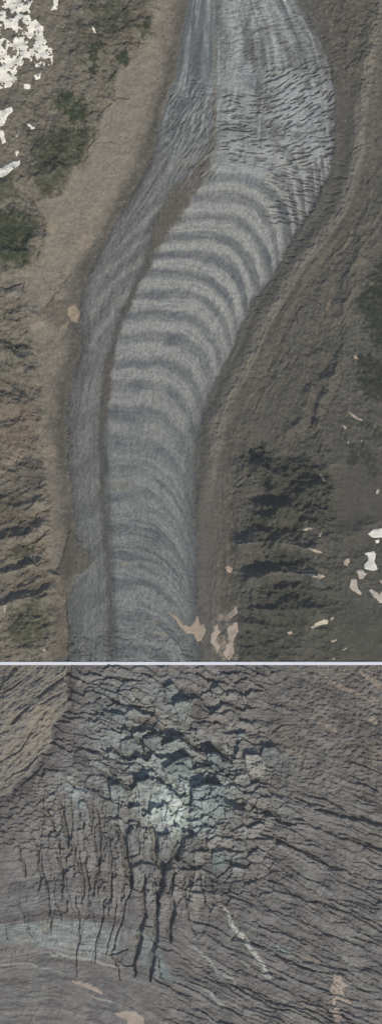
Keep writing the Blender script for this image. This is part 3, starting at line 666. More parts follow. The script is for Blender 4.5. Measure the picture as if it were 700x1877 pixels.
snow([(673, 978), (684, 970), (700, 966), (760, 960), (760, 984), (698, 983), (680, 983)], 'snow patch on the right border above the hourglass one', warp=.8)
snow([(686, 987), (694, 985), (696, 992), (688, 993)], 'small snow patch just below the one on the right border')
snow([(652, 1046), (662, 1042), (671, 1050), (664, 1060), (656, 1062)], 'ragged snow patch below left of the hourglass one', T(190, 178, 168))
snow([(642, 1064), (652, 1062), (651, 1074), (660, 1086), (657, 1091), (646, 1086), (638, 1078)], 'bent snow patch under the ragged one near the right border', T(186, 172, 160))
snow([(672, 1082), (680, 1078), (690, 1086), (700, 1082), (760, 1084), (760, 1100), (694, 1104), (686, 1094)], 'jagged snow patch on the right border below the hourglass one', T(190, 178, 168))
snow([(692, 1062), (740, 1060), (740, 1068), (696, 1068)], 'small snow patch cut by the right border beside the jagged one', TAN)
snow([(567, 1150), (578, 1140), (590, 1134), (600, 1134), (602, 1142), (594, 1146), (578, 1150), (570, 1155)], 'cloud shaped snow patch on the lower right slope', T(188, 174, 160), warp=1.2)
snow([(603, 1130), (611, 1128), (609, 1134), (604, 1135)], 'tiny snow patch beside the cloud shaped one', TAN)
snow([(525, 1159), (532, 1154), (535, 1160), (528, 1163)], 'tiny snow patch left of the cloud shaped one on dark ground', TAN)
snow([(606, 1173), (617, 1171), (619, 1174), (608, 1178)], 'small flat snow patch below the cloud shaped one', TAN)
snow([(626, 1190), (635, 1186), (637, 1188), (628, 1192)], 'thin snow streak low on the right slope', TAN)
snow([(609, 1205), (616, 1204), (615, 1209), (610, 1209)], 'snow dot at the bottom edge of the right slope', TAN)
snow([(640, 753), (650, 760), (664, 770), (662, 774), (650, 768), (641, 758)], 'slanting chain of snow above the dark green patches', T(180, 160, 148))
snow([(628, 776), (637, 784), (634, 788), (628, 782)], 'small snow sliver left of the slanting chain', T(176, 158, 146))
snow([(636, 808), (640, 808), (638, 815)], 'snow fleck on top of the narrow dark green patch', T(180, 165, 150))
snow([(658, 806), (664, 808), (662, 812)], 'snow fleck on top of the right dark green patch', T(180, 165, 150))
snow([(688, 896), (693, 898), (691, 905), (688, 904)], 'lone snow dot on smooth brown slope near the right border', T(190, 180, 168))
snow([(644, 650), (651, 651), (656, 660), (650, 660)], 'small tan snow fleck above the dark green patch', T(165, 145, 124))
snow([(582, 864), (586, 868), (594, 882), (590, 883)], 'thin slanting snow streak on the slope right of the dark cliff', T(150, 138, 124))
snow([(388, 1150), (396, 1146), (402, 1160), (398, 1172), (404, 1186), (396, 1192), (388, 1176)], 'pinkish broken snow strip between glacier end and dark flank', T(172, 156, 142), warp=1.4, holes=.4)
snow([(416, 1150), (432, 1140), (436, 1160), (426, 1176), (432, 1200), (418, 1213), (408, 1196), (414, 1176)], 'larger pinkish snow strip beside the dark flank near the lower edge', T(172, 156, 142), warp=1.4, holes=.4)
snow([(414, 1128), (430, 1112), (438, 1118), (424, 1134)], 'little pinkish snow patch above the larger strip on the flank', T(165, 150, 138), warp=1.4, holes=.4)
snow([(412, 1040), (420, 1036), (426, 1046), (422, 1054), (414, 1050)], 'tan snow patch in the trough east of the tongue', T(168, 146, 134))
snow([(684, 982 + 60), (690, 1040), (692, 1046)], 'x', SNOW) if False else None

# ================================================================== LOWER GROUND: icefall seen closer
B = Ground(-90, 790, 1219, 1967, 1.0, wamp=4)
X, Y, WX, WY = B.X, B.Y, B.WX, B.WY
C = B.C
n_big = fbm(X, Y, 120, 4, 1); n_mid = fbm(X, Y, 30, 5, 8); n_fine = fbm(X, Y, 7, 4, 3); n_pix = fbm(X, Y, 2.2, 2, 5)
gx = [-90, 0, 100, 200, 300, 400, 500, 600, 700, 790]
fam = [[1000, 1000, 1010, 1025, 1040, 1060, 1085, 1120, 1165, 1205],
       [1150, 1130, 1125, 1140, 1160, 1178, 1200, 1238, 1288, 1330],
       [1320, 1300, 1290, 1292, 1305, 1332, 1368, 1405, 1446, 1486],
       [1475, 1450, 1430, 1412, 1412, 1432, 1470, 1504, 1540, 1575],
       [1580, 1560, 1540, 1525, 1528, 1552, 1592, 1640, 1684, 1725],
       [1660, 1640, 1620, 1615, 1630, 1662, 1708, 1754, 1794, 1830],
       [1735, 1710, 1693, 1697, 1726, 1775, 1824, 1862, 1895, 1930],
       [1800, 1780, 1765, 1785, 1832, 1884, 1926, 1962, 1998, 2030],
       [1880, 1860, 1862, 1893, 1942, 1990, 2030, 2070, 2110, 2140],
       [2000, 1980, 1990, 2020, 2060, 2110, 2150, 2190, 2220, 2250]]
FY = np.stack([np.interp(B.xs, gx, f) for f in fam])
ps = np.empty_like(X)
for i in range(len(B.xs)): ps[:, i] = np.interp(Y[:, 0], FY[:, i], np.arange(len(fam)) * 100.0)
ps = ps + 8 * n_mid + 1.2 * n_fine
al = X + 6 * n_mid
C[:] = T(121, 117, 117)
def zoneB(x0, x1, y0, y1, s_=25):
    return sstep(x0 - s_, x0 + s_, X) * (1 - sstep(x1 - s_, x1 + s_, X)) * sstep(y0 - s_, y0 + s_, Y) * (1 - sstep(y1 - s_, y1 + s_, Y))
right = sstep(330, 470, X + .35 * (Y - 1550))
lowl = sstep(1520, 1600, Y) * (1 - right)
chaos = (1 - lowl) * (1 - right)
band1 = fbm(ps / 1.0, al * .12, 9, 4, 2)
band2 = fbm(ps / 1.0, al * .05, 26, 3, 6)
def mixB(m, c): C[:] = C + (c - C) * np.clip(m, 0, 1)[..., None]
mixB(sstep(.0, .6, band2) * .4, T(84, 79, 80)); mixB(sstep(.0, .6, -band2) * .35, T(106, 102, 100))
mixB(sstep(.05, .6, band1) * .35, T(80, 76, 78)); mixB(sstep(.05, .6, -band1) * .35, T(110, 106, 104))
mixB(sstep(0, .5, n_big) * right * (1 - sstep(1450, 1600, Y)) * .5, T(104, 94, 84))
mixB(right * (1 - sstep(1380, 1520, Y)) * .4, T(99, 91, 83)); mixB(right * sstep(.1, .6, n_mid) * (1 - sstep(1420, 1560, Y)) * .35, T(116, 103, 90))
brk2 = .35 + .65 * sstep(-.4, .2, n_fine * .8 + n_mid)
def PB(poly, c, a=1.0, soft=6, warp=1.0, mod=None): B.paint(poly, T(*[q * 1.14 for q in c]), a, soft, warp * 1.6, brk2 if mod is None else mod)
brk = sstep(-.25, .45, n_fine + .5 * n_mid)
PB([(160, 1250), (240, 1232), (330, 1262), (350, 1330), (320, 1400), (260, 1420), (180, 1380), (150, 1310)], (104, 110, 112), .6, 22)
PB([(170, 1235), (235, 1232), (300, 1290), (230, 1330), (170, 1290)], (84, 86, 90), .4, 16)
PB([(240, 1250), (290, 1290), (300, 1330), (260, 1330)], (112, 102, 92), .5, 12)
PB([(300, 1270), (330, 1266), (352, 1300), (345, 1345), (320, 1340)], (118, 126, 126), .6, 8, 1, brk)
PB([(280, 1340), (350, 1330), (355, 1380), (300, 1400)], (116, 124, 124), .5, 10, 1, brk)
PB([(112, 1425), (140, 1420), (165, 1455), (160, 1485), (140, 1470), (120, 1450)], (136, 142, 142), .8, 7, 1, brk)
PB([(170, 1400), (220, 1420), (230, 1500), (200, 1510), (170, 1460)], (112, 118, 118), .6, 12, 1, brk)
PB([(245, 1440), (300, 1400), (380, 1390), (440, 1400), (430, 1500), (380, 1530), (280, 1525), (250, 1490)], (114, 124, 126), .75, 16)
PB([(270, 1470), (300, 1440), (350, 1430), (372, 1440), (358, 1470), (352, 1505), (330, 1522), (290, 1524), (270, 1500)], (144, 158, 158), .85, 10, 1.3)
PB([(288, 1480), (315, 1450), (335, 1470), (332, 1510), (300, 1518)], (156, 168, 166), .8, 8, 1.6, brk)
PB([(355, 1440), (410, 1436), (420, 1480), (400, 1525), (360, 1522)], (108, 122, 126), .7, 8)
PB([(380, 1370), (420, 1370), (440, 1420), (400, 1440)], (102, 112, 114), .6, 8)
PB([(445, 1390), (470, 1395), (485, 1425), (462, 1430), (448, 1412)], (150, 148, 142), .7, 6, 1.2, brk)
PB([(420, 1340), (450, 1342), (455, 1362), (425, 1362)], (120, 130, 130), .6, 6, 1, brk)
PB([(465, 1360), (530, 1370), (545, 1420), (490, 1430), (460, 1400)], (94, 98, 99), .6, 10)
PB([(220, 1520), (330, 1530), (440, 1560), (450, 1640), (380, 1640), (320, 1620), (230, 1620)], (94, 98, 100), .5, 16)
PB([(385, 1560), (410, 1556), (440, 1570), (445, 1600), (400, 1600)], (104, 118, 120), .7, 6)
PB([(110, 1510), (128, 1515), (124, 1550), (112, 1545)], (120, 138, 140), .6, 5, 1, brk)
PB([(-60, 1700), (60, 1690), (150, 1688), (200, 1700), (236, 1716), (240, 1750), (180, 1758), (90, 1735), (0, 1728), (-60, 1740)], (128, 135, 136), .9, 7)
PB([(-60, 1652), (60, 1640), (200, 1640), (240, 1652), (180, 1665), (40, 1668), (-60, 1680)], (116, 117, 119), .7, 6)
PB([(-60, 1670), (100, 1668), (200, 1680), (240, 1700), (120, 1686), (-60, 1696)], (80, 74, 75), .5, 5)
PB([(248, 1700), (285, 1712), (300, 1760), (330, 1800), (300, 1800), (262, 1770)], (116, 128, 131), .8, 7)
PB([(220, 1720), (242, 1722), (246, 1760), (228, 1770), (215, 1750)], (78, 74, 74), .7, 4)
PB([(515, 1848), (560, 1852), (592, 1858), (588, 1874), (540, 1868)], (118, 124, 122), .8, 5, 1, brk)
PB([(450, 1810), (480, 1830), (520, 1860), (490, 1860), (450, 1830)], (112, 116, 116), .6, 6)
PB([(470, 1720), (530, 1740), (560, 1760), (500, 1745)], (104, 108, 108), .5, 6)
PB([(560, 1560), (640, 1600), (700, 1640), (700, 1700), (600, 1650), (540, 1600)], (92, 92, 95), .5, 14)
PB([(560, 1300), (600, 1322), (630, 1345), (618, 1352), (590, 1335)], (128, 112, 99), .6, 6, 1, brk)
PB([(520, 1360), (552, 1384), (548, 1395), (525, 1380)], (128, 112, 99), .6, 5)
PB([(600, 1325), (620, 1340), (612, 1348), (598, 1336)], (138, 122, 108), .8, 3)
PB([(538, 1284), (550, 1284), (552, 1292), (540, 1292)], (128, 118, 104), .7, 3)
PB([(366, 1540), (384, 1540), (384, 1570), (370, 1562)], (120, 108, 98), .6, 4)
PB([(460, 1520), (470, 1540), (468, 1580), (455, 1560)], (118, 110, 102), .5, 5, 1, brk)
PB([(0, 1470), (50, 1440), (90, 1450), (100, 1490), (60, 1540), (0, 1560)], (88, 82, 78), .5, 14)
mixB(zoneB(-90, 90, 1450, 1560) * sstep(.1, .5, n_fine) * .5, T(112, 106, 98))

VEINS = []
# pale veins of ice
for pts, wd, c, a in [([(404, 1658), (415, 1672), (426, 1698), (448, 1722), (468, 1752), (486, 1776), (496, 1792)], 3.6, (146, 146, 142), .95), ([(354, 1735), (375, 1752), (398, 1782), (424, 1796), (440, 1812)], 2.6, (130, 132, 132), .8), ([(376, 1812), (392, 1828), (414, 1850)], 3, (128, 130, 130), .8),
                      ([(82, 1746), (130, 1755), (170, 1759), (200, 1766), (226, 1774)], 2.2, (140, 140, 136), .8), ([(-20, 1768), (50, 1767), (92, 1777), (120, 1784)], 1.6, (130, 130, 126), .8), ([(20, 1720), (70, 1728), (110, 1742), (180, 1756)], 1.6, (124, 126, 126), .6), ([(75, 1698), (100, 1694), (140, 1700), (180, 1705)], 1.4, (132, 134, 132), .6),
                      ([(160, 1822), (190, 1832), (215, 1838)], 1.5, (134, 134, 128), .7), ([(482, 1532), (508, 1550), (540, 1570), (580, 1592)], 1.8, (122, 120, 118), .6), ([(555, 1600), (580, 1620), (600, 1636), (622, 1642)], 1.8, (120, 122, 122), .5), ([(580, 1230), (615, 1254), (650, 1270), (700, 1288), (740, 1300)], 3, (122, 110, 100), .8), ([(660, 1232), (680, 1248), (702, 1264), (740, 1282)], 4, (132, 120, 110), .9),
                      ([(672, 1315), (690, 1325)], 5, (132, 120, 108), .7), ([(440, 1758), (452, 1768), (458, 1780)], 3, (116, 120, 118), .6), ([(480, 1780), (496, 1798)], 3.2, (134, 136, 134), .8), ([(500, 1734), (520, 1742), (536, 1744)], 3, (112, 124, 122), .8), ([(626, 1758), (640, 1768), (652, 1770)], 3, (122, 124, 122), .7), ([(660, 1685), (700, 1690), (740, 1694)], 2.4, (120, 112, 104), .7),
                      ([(20, 1790), (80, 1796), (140, 1820), (200, 1862)], 1.5, (108, 108, 106), .5), ([(-20, 1810), (40, 1815), (90, 1840)], 1.5, (108, 108, 106), .5)]:
    VEINS.append((pts, wd, T(*[q * 1.18 for q in c]), a))
V_ = C.copy()
# dust bands following the arcs at the lower left
for k_, (o_, a_) in enumerate(((1678, .5), (1758, .5), (1790, .4), (1815, .4), (1840, .4), (1866, .4))):
    pts = [(x, o_ + np.interp(x, [-90, 0, 100, 200, 300, 400], [24, 10, 0, 8, 40, 90])) for x in range(-90, 380, 40)]
    B.stroke(pts, 3.6, T(78, 73, 73), a_, 2.2, soft=3)
for o_, a_ in ((1700, .5), (1748, .35), (1774, .35), (1802, .3), (1828, .4), (1853, .3), (1662, .35)):
    pts = [(x, o_ + np.interp(x, [-90, 0, 100, 200, 300, 400], [24, 10, 0, 8, 40, 90])) for x in range(-90, 380, 40)]
    B.stroke(pts, 2.2, T(126, 124, 122), a_, 2.6, soft=2)

# cliff of rock in the corner
cl = [(-90, 1150), (130, 1150), (127, 1219), (119, 1240), (127, 1285), (121, 1302), (102, 1325), (97, 1347), (91, 1366), (70, 1395), (45, 1420), (25, 1441), (0, 1465), (-90, 1510)]
w, sc_ = B.sd(cl, 60, 2.0)
clm = np.zeros(X.shape, np.float32); cd = np.full(X.shape, -60, np.float32); cd[w] = sc_; clm[w] = sstep(-1.0, 1.5, sc_)
bx = X * .80 - Y * .60; by = X * .60 + Y * .80
led = fbm(bx / 4.0, by, 6, 4, 4, .6, True)
led2 = fbm(bx / 3.0 + 3 * n_mid, by, 14, 3, 9, .5)
rc = T(126, 120, 114) * (1 + .14 * led + .12 * led2 + .06 * n_fine + .04 * n_pix)[..., None]
C[:] = C + (rc - C) * clm[..., None]
PB([(0, 1219), (60, 1219), (30, 1260), (-60, 1290)], (98, 92, 86), .6, 14); PB([(40, 1400), (95, 1330), (120, 1290), (110, 1300), (80, 1385), (20, 1435)], (128, 117, 106), .0, 6)
PB([(60, 1290), (110, 1290), (98, 1330), (88, 1360), (30, 1400), (10, 1395), (50, 1350)], (128, 117, 106), .55, 8)

# ---- relief
B.Z += 8 + 5 * n_big
dcen = np.exp(-(((X - 320) / 200) ** 2 + ((Y - 1500) / 90) ** 2))
B.Z += 8 * dcen
ccz = chaos * (1 - clm)
def rot(a, lx, ly, seed):
    a = math.radians(a); c_, s_ = math.cos(a), math.sin(a)
    return worley((WX * c_ + WY * s_) / lx + .8 * n_mid, (-WX * s_ + WY * c_) / ly + .9 * n_mid, seed)
d1, d2, v, tx, ty = rot(17, 34, 13, 4)
gap = (1 - sstep(.0, .12, d2 - d1)) * sstep(-.35, .1, vnoise(X / 19, Y / 15, 6))
northz = (1 - sstep(1420, 1470, Y)) * ccz
avar = .35 + .65 * sstep(-.5, .5, fbm(X, Y, 60, 2, 9))
B.Z += (v * 3.6 - ty * 5.6 - tx * 2 - gap * 2.4) * northz * avar
b1, b2, bv, btx, bty = rot(12, 62, 34, 1)
bigz = np.exp(-((np.abs(X - 330) / 150) ** 3 + (np.abs(Y - 1400) / 130) ** 3)) * (1 - clm)
B.Z += (bv * 6 - bty * 13 - 3 * (1 - sstep(0, .05, b2 - b1))) * bigz
vd1, vd2, vv, vtx, vty = rot(4, 17, 85, 8)
vgap = (1 - sstep(.0, .10, vd2 - vd1)) * sstep(-.5, 0, vnoise(X / 30, Y / 30, 2))
midz = sstep(1420, 1470, Y) * (1 - sstep(1640, 1720, Y)) * (1 - sstep(380, 470, X)) * sstep(40, 110, X) * (1 - clm)
B.Z += (vv * 2.0 - vtx * 3.0 - vty * 2.0 - vgap * 2.6) * midz
e1, e2, v2, tx2, ty2 = worley(WX / 9, WY / 7, 7)
gap2 = 1 - sstep(.0, .16, e2 - e1)
cen = zoneB(330, 520, 1380, 1640, 40)
B.Z += (v2 * .9 - ty2 * 1.8 - gap2 * .8) * (northz * .8 + midz * .5 + right * .3 + cen * .5) * (1 - clm)
m1, m2, v6, tx6, ty6 = worley(WX / 25, WY / 20, 10)
gap6 = 1 - sstep(.0, .11, m2 - m1)
B.Z += (v6 * 3.0 - ty6 * 5.0 - gap6 * 2.4) * cen
up_c = northz
# right hand sheet: long slabs along the flow lines
f1, f2, v3, tx3, ty3 = worley(al / 75, ps / 15, 2)
gap3 = 1 - sstep(.0, .12, f2 - f1)
g1, g2, v4, tx4, ty4 = worley(al / 34, ps / 7.5, 9)
gap4 = 1 - sstep(.0, .16, g2 - g1)
rtop = (1 - .85 * (1 - sstep(1400, 1500, Y + .25 * (X - 500)))) * (.55 + .5 * sstep(-.4, .4, n_big + n_mid))
B.Z += right * (1 - clm) * rtop * (v3 * 1.4 - ty3 * 3.2 - gap3 * 1.6 + v4 * .8 - ty4 * 2.2 - gap4 * .5)
ln = fbm(ps / 1.0, al / 13.0, 6.5, 2, 3, .35)
lens = sstep(.34, .62, ln) * right * (1 - clm)
ln2 = fbm(ps / 1.0, al / 14.0, 3.4, 2, 7, .35)
lens2 = sstep(.32, .6, ln2) * (right + .5 * lowl) * (1 - clm)
calm = 1 - .85 * (1 - sstep(1400, 1500, Y + .25 * (X - 500)))
B.Z -= (4.2 * lens + 1.8 * lens2) * calm
C *= (1 - .2 * lens - .14 * lens2)[..., None]  # paints extra shade into the lens-shaped cracks
mixB(sstep(.2, .6, -ln2) * right * .3, T(130, 125, 122)); frk = fbm(WX, WY, 4.5, 3, 6); B.Z += .9 * frk * right; mixB(sstep(.1, .5, frk) * right * .25, T(88, 84, 84)); mixB(sstep(.1, .5, -frk) * right * .25, T(140, 136, 132))
rdl = fbm(ps, al * .06, 5, 4, 7, .6)
C *= (1 + .22 * rdl * (right + lowl) * (1 - clm))[..., None]
B.Z += (rdl * 1.5) * (right + lowl * .7) * (1 - clm)
h1, h2, v5, tx5, ty5 = worley(WX / 8, WY / 7, 0)
B.Z += right * (1 - sstep(1400, 1520, Y)) * (3.2 * fbm(WX * .9 + WY * .3, (WY - .35 * WX) * 1.3, 15, 5, 1, .6, True) + 2.2 * fbm(WX, WY, 9, 3, 4))
B.Z += right * (1 - sstep(1400, 1520, Y)) * (v5 * .8 - ty5 * 1.6 - .3 * (1 - sstep(0, .16, h2 - h1)))
B.Z += (n_fine * 1.3 + n_pix * .4 + n_mid * 1.5) * (1 - clm)
n_2 = fbm(X, Y, 55, 3, 11); n_3 = fbm(X, Y, 14, 4, 2)
mixB(sstep(.0, .5, n_mid) * .4 * (1 - clm), T(90, 86, 86)); mixB(sstep(.0, .5, -n_mid) * .35 * (1 - clm), T(134, 131, 127)); mixB(sstep(.1, .5, n_2) * .3 * (1 - clm), T(128, 118, 108)); mixB(sstep(.1, .5, -n_2) * .25 * (1 - clm), T(98, 98, 102)); mixB(sstep(.1, .5, n_3) * .3 * (1 - clm), T(84, 81, 80)); mixB(sstep(.1, .5, -n_3) * .3 * (1 - clm), T(138, 136, 132))
lowrub = zoneB(-90, 110, 1440, 1560, 20) * (1 - clm)
B.Z += (v2 * 1.8 - ty2 * 2.2) * lowrub
C *= (1 - .18 * np.maximum(np.maximum(gap3 * right, gap * up_c), np.maximum(vgap * midz, gap6 * cen)))[..., None]  # shade between the ice blocks, painted on top of the carved gaps
C *= (1 + (.26 * v * northz + .16 * vv * midz + .2 * v6 * cen + .10 * v2 * ccz + .06 * v3 * right + .05 * v4 * right + .07 * n_fine + .07 * n_pix))[..., None]
# hair cracks, lower left
wx2 = X + 5 * n_mid + 0.10 * (Y - 1600)
hc = fbm(wx2 / 6.5, Y / 60, 1, 2, 5, .4)
hz = sstep(1540, 1600, Y) * (1 - sstep(1740, 1800, Y)) * (1 - sstep(330, 400, X)) * (1 - clm)
hcr = (1 - sstep(0, .09, np.abs(hc))) * hz * sstep(-.15, .35, vnoise(X / 25, Y / 40, 3))
B.Z -= 2.2 * hcr; C *= (1 - .18 * hcr)[..., None]  # hair cracks are carved and their shade tinted in as well
fh = fbm((X + .5 * Y) / 2.0, (Y - .5 * X) / 14, 1, 2, 9, .5)
B.Z += .35 * fh * lowl
# big and small crevasses
rj = random.Random(3)
sweep = []
for k_ in range(17):
    x0 = rj.uniform(420, 600); y0 = rj.uniform(1480, 1860); ln_ = rj.uniform(60, 190); i0 = int(np.clip(x0 + 90, 0, 860)); pv_ = float(np.interp(y0, FY[:, i0], np.arange(len(fam)) * 100.0))
    sweep.append(([(x, float(np.interp(pv_ + 3 * math.sin(x / 23 + k_), np.arange(len(fam)) * 100.0, FY[:, int(np.clip(x + 90, 0, 880))]))) for x in np.arange(x0, min(x0 + ln_, 780), 14)], rj.uniform(1.6, 2.6), rj.uniform(6, 9)))
for k_ in range(7):
    x0 = 40 + k_ * 22 + rj.uniform(-4, 4); y0 = rj.uniform(1470, 1600); l0 = rj.uniform(60, 150); b_ = rj.uniform(6, 16)
    sweep.append(([(x0 + b_ * math.sin((t_ - .1) * 2.2) + rj.uniform(-1, 1), y0 + l0 * t_) for t_ in (0, .2, .4, .6, .8, 1)], rj.uniform(1.6, 2.8), rj.uniform(6, 9)))
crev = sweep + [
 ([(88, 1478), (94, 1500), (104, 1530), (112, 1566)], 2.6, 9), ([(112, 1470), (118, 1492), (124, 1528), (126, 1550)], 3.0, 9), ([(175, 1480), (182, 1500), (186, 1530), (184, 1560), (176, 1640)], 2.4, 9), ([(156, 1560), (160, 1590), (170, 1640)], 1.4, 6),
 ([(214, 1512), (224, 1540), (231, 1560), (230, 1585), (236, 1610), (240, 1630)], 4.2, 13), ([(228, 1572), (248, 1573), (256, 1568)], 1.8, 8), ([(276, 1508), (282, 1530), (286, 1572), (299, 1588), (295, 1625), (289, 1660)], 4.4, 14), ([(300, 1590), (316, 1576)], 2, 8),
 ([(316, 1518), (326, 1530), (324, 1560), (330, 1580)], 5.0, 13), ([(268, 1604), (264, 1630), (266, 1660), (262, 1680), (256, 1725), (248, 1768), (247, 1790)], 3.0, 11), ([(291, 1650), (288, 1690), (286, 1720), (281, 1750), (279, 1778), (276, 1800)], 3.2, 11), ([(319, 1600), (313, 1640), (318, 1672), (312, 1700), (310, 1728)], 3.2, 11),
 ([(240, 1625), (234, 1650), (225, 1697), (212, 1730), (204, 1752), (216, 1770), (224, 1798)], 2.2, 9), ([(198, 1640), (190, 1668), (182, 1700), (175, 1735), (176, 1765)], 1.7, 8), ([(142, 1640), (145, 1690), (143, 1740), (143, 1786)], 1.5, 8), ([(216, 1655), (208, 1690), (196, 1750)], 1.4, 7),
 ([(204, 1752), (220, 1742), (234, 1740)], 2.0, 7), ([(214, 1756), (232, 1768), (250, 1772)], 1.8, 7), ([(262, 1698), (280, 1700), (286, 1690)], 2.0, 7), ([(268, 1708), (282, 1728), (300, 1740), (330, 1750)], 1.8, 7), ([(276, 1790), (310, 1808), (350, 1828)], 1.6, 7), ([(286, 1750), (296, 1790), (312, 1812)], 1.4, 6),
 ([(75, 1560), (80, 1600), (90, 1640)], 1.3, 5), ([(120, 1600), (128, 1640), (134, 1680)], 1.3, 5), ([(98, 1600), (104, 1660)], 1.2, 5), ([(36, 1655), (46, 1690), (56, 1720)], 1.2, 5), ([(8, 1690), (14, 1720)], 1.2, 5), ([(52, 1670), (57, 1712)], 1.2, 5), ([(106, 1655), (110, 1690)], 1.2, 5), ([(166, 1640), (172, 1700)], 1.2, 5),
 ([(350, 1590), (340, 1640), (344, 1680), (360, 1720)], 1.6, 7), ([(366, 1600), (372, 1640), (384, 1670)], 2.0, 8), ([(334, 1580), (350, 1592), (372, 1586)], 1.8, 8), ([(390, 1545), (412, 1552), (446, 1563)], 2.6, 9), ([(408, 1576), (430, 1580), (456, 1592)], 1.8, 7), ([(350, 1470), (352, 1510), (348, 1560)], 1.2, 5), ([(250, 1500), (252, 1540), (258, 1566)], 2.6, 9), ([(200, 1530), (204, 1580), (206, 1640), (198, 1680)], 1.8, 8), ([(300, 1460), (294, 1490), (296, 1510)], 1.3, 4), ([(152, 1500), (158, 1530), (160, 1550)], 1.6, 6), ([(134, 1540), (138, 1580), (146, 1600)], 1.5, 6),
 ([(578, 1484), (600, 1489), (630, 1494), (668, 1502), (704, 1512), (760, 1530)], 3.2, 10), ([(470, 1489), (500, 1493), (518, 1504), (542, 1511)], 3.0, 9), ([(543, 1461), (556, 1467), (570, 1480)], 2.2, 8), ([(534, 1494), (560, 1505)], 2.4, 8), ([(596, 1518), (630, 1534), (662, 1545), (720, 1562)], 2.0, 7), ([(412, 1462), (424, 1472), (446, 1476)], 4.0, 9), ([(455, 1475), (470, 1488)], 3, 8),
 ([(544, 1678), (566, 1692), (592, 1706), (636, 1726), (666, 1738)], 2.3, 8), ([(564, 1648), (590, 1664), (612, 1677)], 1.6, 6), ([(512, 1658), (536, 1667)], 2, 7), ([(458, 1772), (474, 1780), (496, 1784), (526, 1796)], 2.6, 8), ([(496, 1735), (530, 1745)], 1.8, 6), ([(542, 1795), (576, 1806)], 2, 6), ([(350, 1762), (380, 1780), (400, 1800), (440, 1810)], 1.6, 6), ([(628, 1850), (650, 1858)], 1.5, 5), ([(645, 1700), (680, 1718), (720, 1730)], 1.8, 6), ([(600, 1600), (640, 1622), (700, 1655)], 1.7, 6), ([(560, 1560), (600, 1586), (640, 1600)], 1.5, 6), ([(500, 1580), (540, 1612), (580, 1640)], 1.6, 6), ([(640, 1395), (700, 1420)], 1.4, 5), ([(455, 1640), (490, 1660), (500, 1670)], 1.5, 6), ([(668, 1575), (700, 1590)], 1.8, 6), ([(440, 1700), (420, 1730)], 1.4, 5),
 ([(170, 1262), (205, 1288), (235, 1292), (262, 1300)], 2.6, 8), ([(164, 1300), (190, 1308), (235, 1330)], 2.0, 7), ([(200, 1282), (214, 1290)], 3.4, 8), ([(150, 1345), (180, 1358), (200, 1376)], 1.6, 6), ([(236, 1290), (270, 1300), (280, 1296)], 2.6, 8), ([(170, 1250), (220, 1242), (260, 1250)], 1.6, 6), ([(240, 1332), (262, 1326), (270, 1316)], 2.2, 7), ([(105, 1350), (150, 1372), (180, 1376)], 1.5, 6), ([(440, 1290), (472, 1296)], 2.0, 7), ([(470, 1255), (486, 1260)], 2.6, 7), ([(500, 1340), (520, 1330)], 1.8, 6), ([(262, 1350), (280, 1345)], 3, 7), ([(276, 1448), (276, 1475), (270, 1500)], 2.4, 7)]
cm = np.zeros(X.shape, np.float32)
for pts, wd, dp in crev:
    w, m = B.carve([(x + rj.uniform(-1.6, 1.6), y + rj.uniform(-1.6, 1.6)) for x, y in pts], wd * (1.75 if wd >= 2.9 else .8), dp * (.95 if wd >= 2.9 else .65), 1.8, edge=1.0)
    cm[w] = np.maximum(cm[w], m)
C *= (1 - .22 * cm)[..., None]  # crevasse interiors painted darker to strengthen their shade
mixB(np.exp(-((cd + 12 + 6 * n_mid) / 15) ** 2) * .6 * (1 - clm), T(80, 76, 77))  # dark band painted on the ice to restore the cliff's shaded edge
# cliff relief
B.Z += clm * (10 + .10 * np.clip(cd, 0, 200) + led * 2.6 + led2 * 2.4 + n_fine * 3.0 + 2.2 * fbm(X, Y, 13, 4, 0, .6, True) + v2 * .9 + n_pix * .3 + 3.0 * n_mid)
for pts, wd, dp in [([(68, 1278), (90, 1262), (116, 1242)], 4.2, 8), ([(22, 1328), (40, 1308), (54, 1296)], 3.2, 7), ([(0, 1270), (20, 1262), (40, 1248)], 1.8, 4), ([(72, 1292), (110, 1272)], 1.6, 4), ([(10, 1428), (50, 1405), (78, 1380)], 2, 4), ([(64, 1250), (80, 1240)], 1.6, 4), ([(0, 1400), (40, 1370), (60, 1340)], 1.4, 3), ([(40, 1440), (80, 1400)], 1.6, 5), ([(0, 1345), (18, 1338)], 1.6, 3)]:
    B.carve(pts, wd, dp, .9)
B.Z -= 3 * np.exp(-((cd + 5) / 4.5) ** 2)
blue = np.exp(-((np.abs(X - 320) / 155) ** 2.5 + (np.abs(Y - 1450) / 85) ** 2.5)) + .45 * zoneB(175, 345, 1250, 1400, 25) + .6 * zoneB(105, 165, 1425, 1480, 12)
cells = sstep(-.1, .35, .7 * v * (Y < 1440) + .7 * vv * (Y >= 1440) + .8 * v2 + .5 * v6 + .5 * n_fine + .15)
mixB(np.clip(blue, 0, 1) * cells * .62 * (1 - clm), T(152, 161, 163))
core = np.exp(-(((X - 312) / 42) ** 2 + ((Y - 1482) / 42) ** 2))
mixB(core * (.4 + .6 * cells) * .85, T(194, 202, 202))
for q in VEINS: B.stroke(q[0], q[1] * 1.15, q[2], q[3], 1.2, soft=1.3)
level(B, 0, 1 - sstep(1219, 1310, B.ys))
Kb = (clm > .5)[:-1, :-1]
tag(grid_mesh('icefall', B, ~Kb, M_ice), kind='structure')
tag(grid_mesh('rock_cliff', B, Kb, M_rock), kind='structure')

